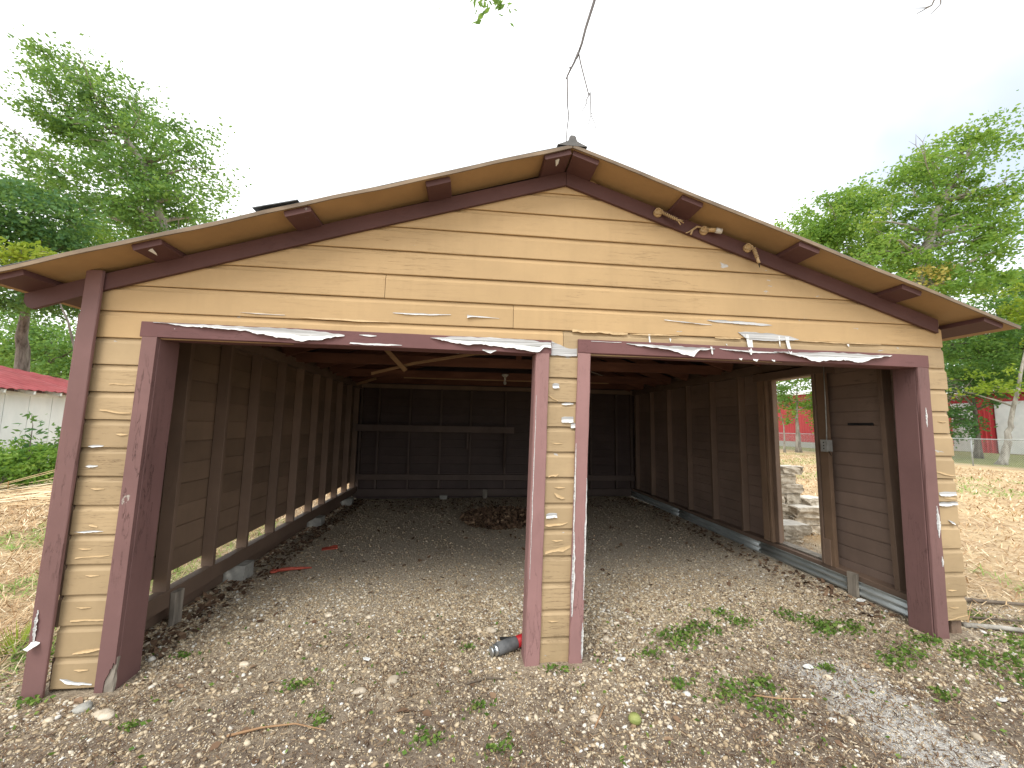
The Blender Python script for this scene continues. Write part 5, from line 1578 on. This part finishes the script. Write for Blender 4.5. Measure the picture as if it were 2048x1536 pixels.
def tree(name, label, path, trunk_r, blobs, clumps, per, spread, leaf, lmat, bark, seed, group=None, cat='tree', limbs=12, extra=None, aspect=0.55, bare=0):
    rg = np.random.default_rng(seed)
    rr = random.Random(seed)
    base = Vector(path[0])
    t = thing(name, tuple(base), label, cat, group)
    mb = MB()
    # smooth the trunk path
    P = [Vector(q) for q in path]
    fine = []
    for i in range(len(P) - 1):
        a, b_ = P[i], P[i + 1]
        for s_ in range(4):
            q = a.lerp(b_, s_ / 4)
            if fine:
                q = q + Vector((rr.uniform(-1, 1), rr.uniform(-1, 1), 0)) * trunk_r * 0.22
            fine.append(q)
    fine.append(P[-1])
    n_ = len(fine)
    rad = [trunk_r * (1 - 0.9 * (i / (n_ - 1)) ** 0.9) for i in range(n_)]
    rad[0] *= 1.45
    mb.tube(fine, rad, 9)
    nodes = [(fine[i], rad[i]) for i in range(n_ // 3, n_)]
    cents = crown_points(blobs, clumps, rg)
    # limbs towards some of the clump centres
    order = list(range(clumps)); rr.shuffle(order)
    done = []
    for ci in order[:limbs]:
        tgt = Vector(cents[ci])
        cand = [nd for nd in nodes[: n_] if nd[0].z < tgt.z + 0.3] or nodes
        st = min(cand, key=lambda nd: (nd[0] - tgt).length + 0.6 * abs(nd[0].z - (tgt.z - 0.35 * (nd[0] - tgt).length)))
        a = st[0]
        midp = a.lerp(tgt, 0.5) + Vector((rr.uniform(-0.12, 0.12), rr.uniform(-0.12, 0.12), 0.10)) * (tgt - a).length
        pts = [a]
        for s_ in (0.25, 0.5, 0.75, 1.0):
            q = (a * (1 - s_) ** 2 + midp * 2 * s_ * (1 - s_) + tgt * s_ ** 2)
            pts.append(q + Vector((rr.uniform(-1, 1), rr.uniform(-1, 1), rr.uniform(-1, 1))) * 0.05)
        r0 = min(st[1] * 0.62, trunk_r * 0.45)
        rads = [max(r0 * (1 - 0.85 * s_), 0.008) for s_ in (0, 0.25, 0.5, 0.75, 1.0)]
        mb.tube(pts, rads, 6)
        done += list(zip(pts[1:], rads[1:]))
    nodes2 = nodes + done
    NP = np.array([q[0] for q in nodes2])
    for ci in order[limbs:]:
        c = cents[ci]
        if rr.random() < 0.6:
            i = int(np.argmin(((NP - c) ** 2).sum(1)))
            a = Vector(NP[i]); b_ = Vector(c)
            if (b_ - a).length < 4.5:
                m_ = a.lerp(b_, 0.5) + Vector((rr.uniform(-1, 1), rr.uniform(-1, 1), rr.uniform(-0.3, 1))) * 0.12 * (b_ - a).length
                r0 = max(0.012, min(nodes2[i][1] * 0.5, 0.035))
                mb.tube([a, m_, b_], [r0, r0 * 0.7, r0 * 0.35], 4, cap=False)
    for i in range(bare):
        c = Vector(cents[rr.randrange(clumps)])
        ctr = Vector(np.mean(cents, 0))
        d = (c - ctr)
        d.z = abs(d.z) * 0.6 + 0.4
        d = d.normalized() * rr.uniform(0.7, 1.7)
        m_ = c + d * 0.5 + Vector((rr.uniform(-.2, .2), rr.uniform(-.2, .2), rr.uniform(-.1, .2)))
        mb.tube([c - d * 0.5, m_, c + d], [0.030, 0.020, 0.007], 4, cap=False)
        e2 = m_ + Vector((rr.uniform(-.5, .5), rr.uniform(-.5, .5), rr.uniform(.1, .5)))
        mb.tube([m_, e2], [0.014, 0.005], 4, cap=False)
    mb.build('trunk', bark, t, smooth=True)
    # leaves in sprays round the clump centres
    k = clumps * per
    cc = np.repeat(cents, per, 0)
    ax = rg.normal(0, 1, (clumps, 3)); ax[:, 2] *= 0.35
    ax /= np.linalg.norm(ax, axis=1)[:, None]
    along = rg.normal(0, 1, k)[:, None]
    sp = np.repeat(rg.uniform(0.55, 1.3, clumps), per)[:, None] * spread
    off = rg.normal(0, 0.42, (k, 3)) * sp + np.repeat(ax, per, 0) * along * sp * 0.85
    off[:, 2] *= 0.7
    pts = cc + off
    PV, F = leaf_quads(pts, leaf, rg, aspect=aspect, droop=0.25)
    tone = np.repeat(rg.normal(0.5, 0.17, clumps), per) + rg.normal(0, 0.16, k)
    link_mesh('crown', PV, F, lmat, t, rnd=np.repeat(np.clip(tone, 0, 1), 4))
    if extra:
        eb_, en, em, es = extra
        ep = crown_points(eb_, en, rg, 0.2)
        PV, F = leaf_quads(ep, es, rg, aspect=0.6, droop=0.3)
        link_mesh('yellow_foliage', PV, F, em, t, rnd=np.repeat(rg.uniform(0, 1, en), 4))
    return t

def gpt(x, y):
    return (x, y, g1(x, y) - 0.1)
GL = 'trees left of the garage'
GR = 'trees right of the garage'
tree('tall_tree', 'tall leaning tree rising above the left roof slope', [gpt(-9.9, 15.7), (-10.3, 15.2, 5.0), (-10.65, 14.9, 9.35), (-11.71, 14.68, 12.55), (-13.72, 14.61, 15.31), (-15.5, 14.62, 16.9)], 0.30,
     [(-15.27, 14.62, 16.6, 1.4, 0.75), (-13.72, 14.61, 15.31, 2.0, 1.1), (-12.16, 14.64, 13.4, 1.9, 1.3), (-15.2, 14.88, 14.21, 1.2, 0.6), (-10.85, 14.58, 12.57, 1.6, 1.2), (-9.82, 14.34, 13.88, 0.75, 0.7), (-12.97, 14.93, 11.46, 2.5, 1.2), (-15.57, 15.1, 12.48, 1.4, 0.8), (-10.57, 14.78, 10.42, 2.1, 1.2), (-16.62, 15.32, 11.39, 1.2, 0.8), (-8.75, 14.44, 11.6, 0.45, 0.6)],
     250, 95, 0.60, 0.168, 'leaf_mid', 'barkpale', 101, GL, limbs=30, bare=14)
tree('dense_tree', 'dense dark green tree at the left edge above the shed', [gpt(-15.6, 15.3), (-15.61, 14.94, 4.34), (-15.2, 14.3, 6.37), (-14.3, 13.4, 8.8)], 0.30,
     [(-13.21, 12.23, 8.44, 1.6, 1.42), (-13.5, 12.47, 6.49, 1.9, 1.25), (-11.9, 12.35, 5.98, 1.0, 1.0), (-12.15, 12.1, 8.5, 1.4, 0.9), (-14.96, 12.48, 7.88, 1.6, 1.78), (-12.6, 12.6, 7.3, 1.5, 1.0)],
     230, 75, 0.50, 0.155, 'leaf_dark', 'bark', 102, GL, limbs=16)
tree('background_tree', 'pale green tree low behind the red shed roof', [gpt(-25.5, 26.5), (-25.4, 26.2, 3.5), (-25.2, 26, 6.5)], 0.28,
     [(-24.81, 25.82, 6.0, 2.5, 1.7), (-27.14, 25.98, 7.0, 2.1, 2.0), (-23.78, 25.88, 4.4, 2.0, 1.3), (-28.38, 26.35, 4.8, 1.8, 1.5), (-22.4, 25.2, 4.2, 1.6, 1.4), (-20.9, 24.6, 5.2, 1.5, 1.6)],
     190, 60, 0.75, 0.24, 'leaf_mid', 'bark', 103, GL)
tree('young_tree', 'lime green young treetop just above the left eave', [gpt(-9.05, 10.7), (-9.25, 10.5, 2.6), (-9.8, 10.3, 4.6), (-10.5, 10.1, 6.35)], 0.07,
     [(-10.63, 10.12, 6.55, 0.80, 0.26), (-9.85, 10.04, 6.36, 0.55, 0.20), (-11.2, 10.2, 6.3, 0.5, 0.25)], 34, 26, 0.22, 0.17, 'leaf_lime', 'bark', 104, GL, limbs=8, aspect=0.4)
tree('broad_tree', 'yellow green tree crown low behind the left roof edge', [gpt(-14.5, 19.6), (-14.6, 19.4, 5), (-14.7, 19.2, 9), (-14.6, 19.1, 12)], 0.30,
     [(-16.03, 19.25, 11.7, 2.3, 1.6), (-13.37, 18.98, 11.5, 2.3, 1.4), (-17.85, 19.56, 10.5, 2.1, 1.4), (-11.91, 18.83, 11.3, 0.8, 0.8), (-14.5, 19.2, 9.6, 2.8, 1.6), (-18.6, 19.8, 8.4, 2.0, 1.8)],
     230, 66, 0.58, 0.175, 'leaf_bright', 'bark', 105, GL)
tree('far_tree', 'hazy mid green tree farthest off at the left edge', [gpt(-43, 42), (-43, 42, 4), (-43.5, 42, 8)], 0.4,
     [(-41.95, 41.93, 5.6, 6.5, 3.0), (-48.1, 42.29, 8.0, 5.0, 4.0), (-36.5, 41, 6.5, 4.0, 3.2), (-31.5, 40, 6.0, 3.6, 3.0)], 190, 60, 1.3, 0.42, 'leaf_mid', 'bark', 106, GL)
tree('tall_tree', 'tall airy tree rising above the right roof slope', [gpt(25.1, 15.0), (25.1, 14.5, 5.0), (25.19, 13.98, 10.37), (25.76, 13.68, 12.66), (27.19, 13.23, 15.47), (27.9, 12.97, 17.1)], 0.36,
     [(27.92, 13.02, 16.6, 1.15, 0.8), (26.43, 13.29, 15.6, 1.6, 0.9), (25.2, 13.55, 14.3, 1.9, 1.15), (27.75, 13.36, 13.71, 1.9, 1.4), (23.99, 13.87, 12.5, 1.7, 1.2), (28.8, 13.37, 12.46, 1.1, 1.2), (26.56, 13.75, 11.16, 2.7, 1.4), (23.55, 14.16, 10.34, 1.7, 1.2), (29.45, 12.91, 16.2, 0.5, 0.35), (28.13, 13.76, 9.41, 1.4, 0.7), (24.6, 13.9, 8.9, 1.9, 1.1)],
     210, 100, 0.62, 0.19, 'leaf_bright', 'barkpale', 107, GR, limbs=34, bare=26, extra=([(24.2, 13.2, 9.0, 0.85, 0.75), (25.2, 13.2, 9.5, 0.6, 0.4)], 420, 'leaf_yellow', 0.17))
tree('round_tree', 'lower bright tree left of the tall right hand tree', [gpt(25, 18.6), (24.8, 18.3, 6), (24.6, 18, 11), (24.6, 17.8, 14)], 0.32,
     [(22.09, 17.95, 14.1, 1.25, 0.8), (24.04, 17.69, 14.5, 1.7, 1.4), (25.84, 17.43, 15.2, 1.7, 1.5), (25.0, 17.77, 12.94, 2.4, 1.5), (22.87, 17.98, 13.0, 1.5, 1.2), (26.5, 17.9, 11.5, 2.4, 1.6)],
     180, 100, 0.66, 0.20, 'leaf_bright', 'barkpale', 108, GR, limbs=20, bare=12)
tree('dense_tree', 'dense green tree at the right edge beyond the eave', [gpt(39.6, 18.7), (39.0, 18.5, 4), (37.2, 18.2, 8), (36.2, 18, 11)], 0.34,
     [(34.3, 18.25, 8.5, 2.8, 1.7), (37.09, 17.78, 10.1, 1.6, 2.1), (33.73, 18.54, 6.28, 2.3, 1.4), (36.57, 18.23, 6.3, 2.0, 1.8), (35.8, 17.82, 11.0, 1.2, 0.9), (39.06, 17.83, 7.64, 1.9, 3.0), (32.2, 18.8, 7.4, 1.6, 1.2)],
     300, 68, 0.68, 0.22, 'leaf_mid', 'bark', 109, GR)
tree('slim_tree', 'slim bare stemmed tree leaning right by the fence', [gpt(30.85, 15.5), (31.1, 15.3, 1.2), (31.27, 15.19, 2.3), (31.86, 14.77, 5.6), (32.59, 14.25, 9.86)], 0.20,
     [(29.32, 15.22, 3.83, 1.5, 0.30), (30.62, 15.0, 4.65, 1.2, 0.55), (32.09, 14.41, 8.79, 1.1, 1.6), (33.4, 14.2, 7.6, 1.2, 1.5)], 70, 42, 0.42, 0.19, 'leaf_lime', 'barkpale', 110, GR, limbs=12)
tree('small_tree', 'small dark leaved tree in front of the white roller door', [gpt(35.98, 19.92), (35.73, 19.66, 3.19), (35.34, 19.5, 5.15)], 0.20,
     [(34.62, 19.92, 2.1, 1.3, 1.4), (35.38, 19.63, 3.84, 1.6, 0.9), (33.9, 19.79, 3.81, 1.0, 1.2), (34.0, 19.9, 5.0, 1.8, 0.7), (36.9, 19.4, 4.9, 1.3, 0.5)], 66, 50, 0.50, 0.20, 'leaf_dark', 'bark', 111, GR, limbs=14)
tree('doorway_tree', 'leafy tree with a thick pale trunk seen through the doorway', [gpt(27.2, 24.5), (27.2, 24.5, 2.5), (27.3, 24.45, 5.0)], 0.19,
     [(27.55, 24.46, 4.5, 1.9, 1.2), (26.26, 24.76, 3.0, 0.9, 0.9), (28.81, 24.52, 2.8, 0.8, 1.1), (27.0, 24.6, 6.3, 2.4, 1.2)], 95, 50, 0.46, 0.19, 'leaf_bright', 'barkpale', 112, GR, limbs=12)
tree('doorway_sapling', 'thin sapling left of the thick trunk seen through the doorway', [gpt(25.9, 24.3), (26.0, 24.4, 2.0), (25.6, 24.5, 4.2)], 0.075,
     [(25.7, 24.5, 4.2, 1.0, 0.9), (25.2, 24.6, 2.6, 0.7, 0.7)], 30, 34, 0.40, 0.17, 'leaf_mid', 'barkpale', 113, GR, limbs=8)
tree('doorway_sapling', 'thin sapling right of the thick trunk seen through the doorway', [gpt(28.5, 24.0), (28.45, 24.0, 2.4), (28.6, 23.9, 4.6)], 0.07,
     [(28.8, 24.0, 2.6, 0.7, 0.9), (28.6, 23.9, 4.6, 0.9, 0.7)], 30, 34, 0.38, 0.17, 'leaf_bright', 'barkpale', 114, GR, limbs=8)
tree('far_tree', 'broad dark tree behind the red and white storage building', [gpt(66, 40), (66, 40, 5), (66, 40, 10)], 0.5,
     [(66, 40, 9.5, 6.5, 4.0), (75, 40, 10.5, 6.0, 5.0), (57.5, 40, 8.5, 4.5, 3.5)], 170, 62, 1.5, 0.5, 'leaf_dark', 'bark', 115, GR)

# bare grey brush by the right wall corner in the background
rr = random.Random(5)
bb = thing('dead_brush', (33.0, 19.0, 3.5), 'tangle of bare grey branches below the right eave', 'branches')
mb = MB()
for i in range(46):
    a = Vector((33.6 + rr.uniform(-1.2, 1.2), 19.2 + rr.uniform(-0.5, 0.5), 4.4 + rr.uniform(-0.7, 0.7)))
    d = Vector((rr.uniform(-1.6, -0.3) if i % 3 else rr.uniform(0.2, 1.2), rr.uniform(-0.3, 0.5), rr.uniform(-0.5, 0.35)))
    m_ = a + d * 0.5 + Vector((0, 0, rr.uniform(-0.15, 0.15)))
    mb.tube([a, m_, a + d], [0.028, 0.018, 0.006], 4, cap=False)
mb.tube([(35.7, 19.6, 3.2), (34.6, 19.4, 4.1), (33.4, 19.2, 4.5)], [0.07, 0.05, 0.03], 6)
mb.build('branch', 'barkpale', bb)

# shrubs before the white shed
def shrub(name, label, blobs, clumps, per, spread, leaf, lmat, seed, group='green shrubs before the white shed', stems=9):
    rg = np.random.default_rng(seed); rr = random.Random(seed)
    x0, y0 = blobs[0][0], blobs[0][1]
    t = thing(name, (x0, y0, g1(x0, y0)), label, 'shrub', group)
    cents = crown_points(blobs, clumps, rg, 0.5)
    cents[:, 2] = np.maximum(cents[:, 2], 0.08)
    mb = MB()
    for i in range(min(stems, clumps)):
        c = Vector(cents[i])
        a = Vector((x0 + rr.uniform(-0.3, 0.3), y0 + rr.uniform(-0.3, 0.3), -0.05))
        mb.tube([a, a.lerp(c, 0.5) + Vector((0, 0, 0.1)), c], [0.02, 0.014, 0.006], 5)
    mb.build('stem', 'bark', t, smooth=True)
    k = clumps * per
    pts = np.repeat(cents, per, 0) + rg.normal(0, 0.45, (k, 3)) * spread
    pts[:, 2] = np.maximum(pts[:, 2], 0.03)
    PV, F = leaf_quads(pts, leaf, rg, aspect=0.5, droop=0.2)
    tone = np.repeat(rg.normal(0.5, 0.2, clumps), per) + rg.normal(0, 0.15, k)
    link_mesh('foliage', PV, F, lmat, t, rnd=np.repeat(np.clip(tone, 0, 1), 4))
    return t
shrub('shrub', 'leafy green shrub nearest the corner post', [(-7.9, 8.5, 0.55, 0.75, 0.55), (-7.7, 8.9, 1.05, 0.55, 0.5), (-7.8, 9.3, 1.2, 0.55, 0.45)], 110, 34, 0.20, 0.105, 'leaf_mid', 201)
shrub('shrub', 'bright green shrub in front of the middle shed panel', [(-7.8, 7.8, 0.50, 0.6, 0.45), (-7.6, 7.5, 0.35, 0.5, 0.35), (-8.1, 8.0, 0.85, 0.4, 0.3)], 80, 34, 0.18, 0.10, 'leaf_bright', 202)
shrub('shrub', 'low ragged shrub at the left edge of the photo', [(-7.9, 6.9, 0.45, 0.7, 0.40), (-8.4, 7.2, 0.8, 0.5, 0.4), (-8.2, 6.4, 0.5, 0.7, 0.45)], 100, 32, 0.18, 0.095, 'leaf_bright', 203)
# upright sapling in front of the shed wall
sp_ = thing('sapling', (-8.1, 7.9, g1(-8.1, 7.9)), 'single upright sapling with drooping leaves against the white shed', 'sapling')
mb = MB(); mb.tube([(-8.1, 7.95, 0.0), (-8.05, 7.95, 0.8), (-8.08, 7.98, 1.45), (-8.12, 7.95, 1.72)], [0.02, 0.014, 0.008, 0.004], 6); mb.build('stem', 'bark', sp_, smooth=True)
rg = np.random.default_rng(77)
cz_ = np.repeat(np.linspace(0.75, 1.72, 13), 5)
cc = np.stack([-8.08 + rg.normal(0, 0.13, len(cz_)), 7.96 + rg.normal(0, 0.13, len(cz_)), cz_ + rg.normal(0, 0.03, len(cz_))], -1)
PV, F = leaf_quads(cc, 0.17, rg, aspect=0.32, droop=0.35)
link_mesh('foliage', PV, F, 'leaf_dark', sp_, rnd=np.repeat(rg.uniform(0.2, 0.9, len(cc)), 4))
# yellow grass tuft by the left corner
k = 90
an = RNG.uniform(0, 6.283, k); el = RNG.uniform(0.25, 1.1, k); l_ = RNG.uniform(0.08, 0.22, k)
P = np.zeros((k, 4, 3))
bx_, by_ = -0.62, 0.42
for i, (u, s_) in enumerate(((0, -1), (0, 1), (1, 0.3), (1, -0.3))):
    P[:, i, 0] = bx_ + np.cos(an) * (0.05 + np.cos(el) * l_ * u) - np.sin(an) * 0.004 * s_
    P[:, i, 1] = by_ + np.sin(an) * (0.05 + np.cos(el) * l_ * u) + np.cos(an) * 0.004 * s_
    P[:, i, 2] = g1(bx_, by_) + np.sin(el) * l_ * u
ob = link_mesh('grass_tuft', P.reshape(-1, 3), np.arange(k * 4).reshape(k, 4), 'leaf_lime', None, (bx_, by_, g1(bx_, by_)), rnd=np.repeat(RNG.uniform(0.3, 1, k), 4))
tag(ob, 'yellow green grass tuft beside the left corner board', 'grass tuft')

# ------------------------------------------------------------------ the tree overhead: trunk behind the viewer, one dead twig hanging in view
ov = thing('overhanging_tree', (9.2, -5.6, 0), 'dead twig hanging from overhead branches above the roof ridge', 'tree')
mb = MB()
mb.tube([(9.2, -5.6, -0.2), (9.0, -5.3, 2.5), (8.4, -4.6, 5.0), (7.2, -3.2, 6.8), (5.6, -1.6, 7.4), (4.2, -0.7, 6.9), (3.75, -0.4, 6.2), (3.56, -0.32, 5.6)], [0.30, 0.24, 0.20, 0.13, 0.08, 0.04, 0.026, 0.016], 10)
mb.tube([(5.6, -1.6, 7.4), (3.6, -0.8, 7.3), (2.6, -0.1, 6.4), (2.5, 0.0, 5.5), (2.52, 0.0, 5.2)], [0.05, 0.035, 0.02, 0.01, 0.006], 7)
mb.tube([(7.2, -3.2, 6.8), (7.4, -1.2, 7.2), (7.1, -0.2, 6.6), (6.9, 0.0, 5.95), (6.78, 0.0, 5.72), (6.6, 0.0, 5.60)], [0.06, 0.04, 0.02, 0.010, 0.006, 0.003], 7)
mb.tube([(6.9, 0.0, 5.95), (6.88, 0.0, 5.75), (6.76, 0.0, 5.62)], [0.008, 0.005, 0.003], 5)
mb.tube([(6.78, 0.0, 5.72), (6.70, 0.0, 5.68), (6.58, 0.0, 5.66)], [0.005, 0.004, 0.002], 5)
mb.build('trunk', 'bark', ov, smooth=True)
mb = MB()
tw = lambda pts, r0, r1: mb.tube([(a, -0.3 + 0.01 * i, b_) for i, (a, b_) in enumerate(pts)], [r0 + (r1 - r0) * i / (len(pts) - 1) for i in range(len(pts))], 6)
tw([(3.56, 5.6), (3.45, 5.2), (3.375, 4.91), (3.315, 4.70), (3.288, 4.58), (3.25, 4.46)], 0.013, 0.008)
tw([(3.25, 4.46), (3.22, 4.38), (3.19, 4.32), (3.165, 4.26)], 0.009, 0.005)
tw([(3.165, 4.262), (3.17, 4.15), (3.172, 4.05), (3.185, 3.96), (3.175, 3.86), (3.170, 3.75)], 0.0055, 0.0032)
tw([(3.25, 4.465), (3.27, 4.38), (3.30, 4.28), (3.34, 4.14)], 0.0056, 0.0042)
tw([(3.34, 4.142), (3.315, 4.09), (3.31, 4.05), (3.28, 4.0), (3.25, 3.93)], 0.0042, 0.0018)
tw([(3.34, 4.142), (3.345, 4.06), (3.35, 3.98), (3.385, 3.92), (3.405, 3.82)], 0.0042, 0.0018)
tw([(3.35, 3.98), (3.335, 3.92), (3.31, 3.84)], 0.0032, 0.0016)
tw([(3.31, 4.06), (3.325, 4.02), (3.322, 3.97)], 0.002, 0.001)
tw([(3.19, 4.325), (3.178, 4.33)], 0.005, 0.003)
tw([(3.50, 5.35), (3.52, 5.1), (3.515, 4.82)], 0.004, 0.0012)
tw([(3.53, 5.5), (3.60, 5.1), (3.66, 4.86)], 0.004, 0.0012)
mb.build('dead_twig', 'twig', ov, smooth=True)
rg = np.random.default_rng(9)
cc = np.concatenate([np.array([2.52, 0.0, 5.13]) + rg.normal(0, 1, (34, 3)) * np.array([0.05, 0.06, 0.05]), np.array([2.66, 0.0, 5.17]) + rg.normal(0, 1, (24, 3)) * np.array([0.05, 0.05, 0.025]), np.array([2.55, 0.0, 5.6]) + rg.normal(0, 1, (120, 3)) * np.array([0.15, 0.15, 0.2])])
PV, F = leaf_quads(cc, 0.075, rg, aspect=0.45, droop=0.3)
lc_ = link_mesh('leaf_cluster', PV, F, 'leaf_mid', ov, rnd=np.repeat(rg.uniform(0.1, 0.9, len(cc)), 4))

lc_['kind'] = 'stuff'
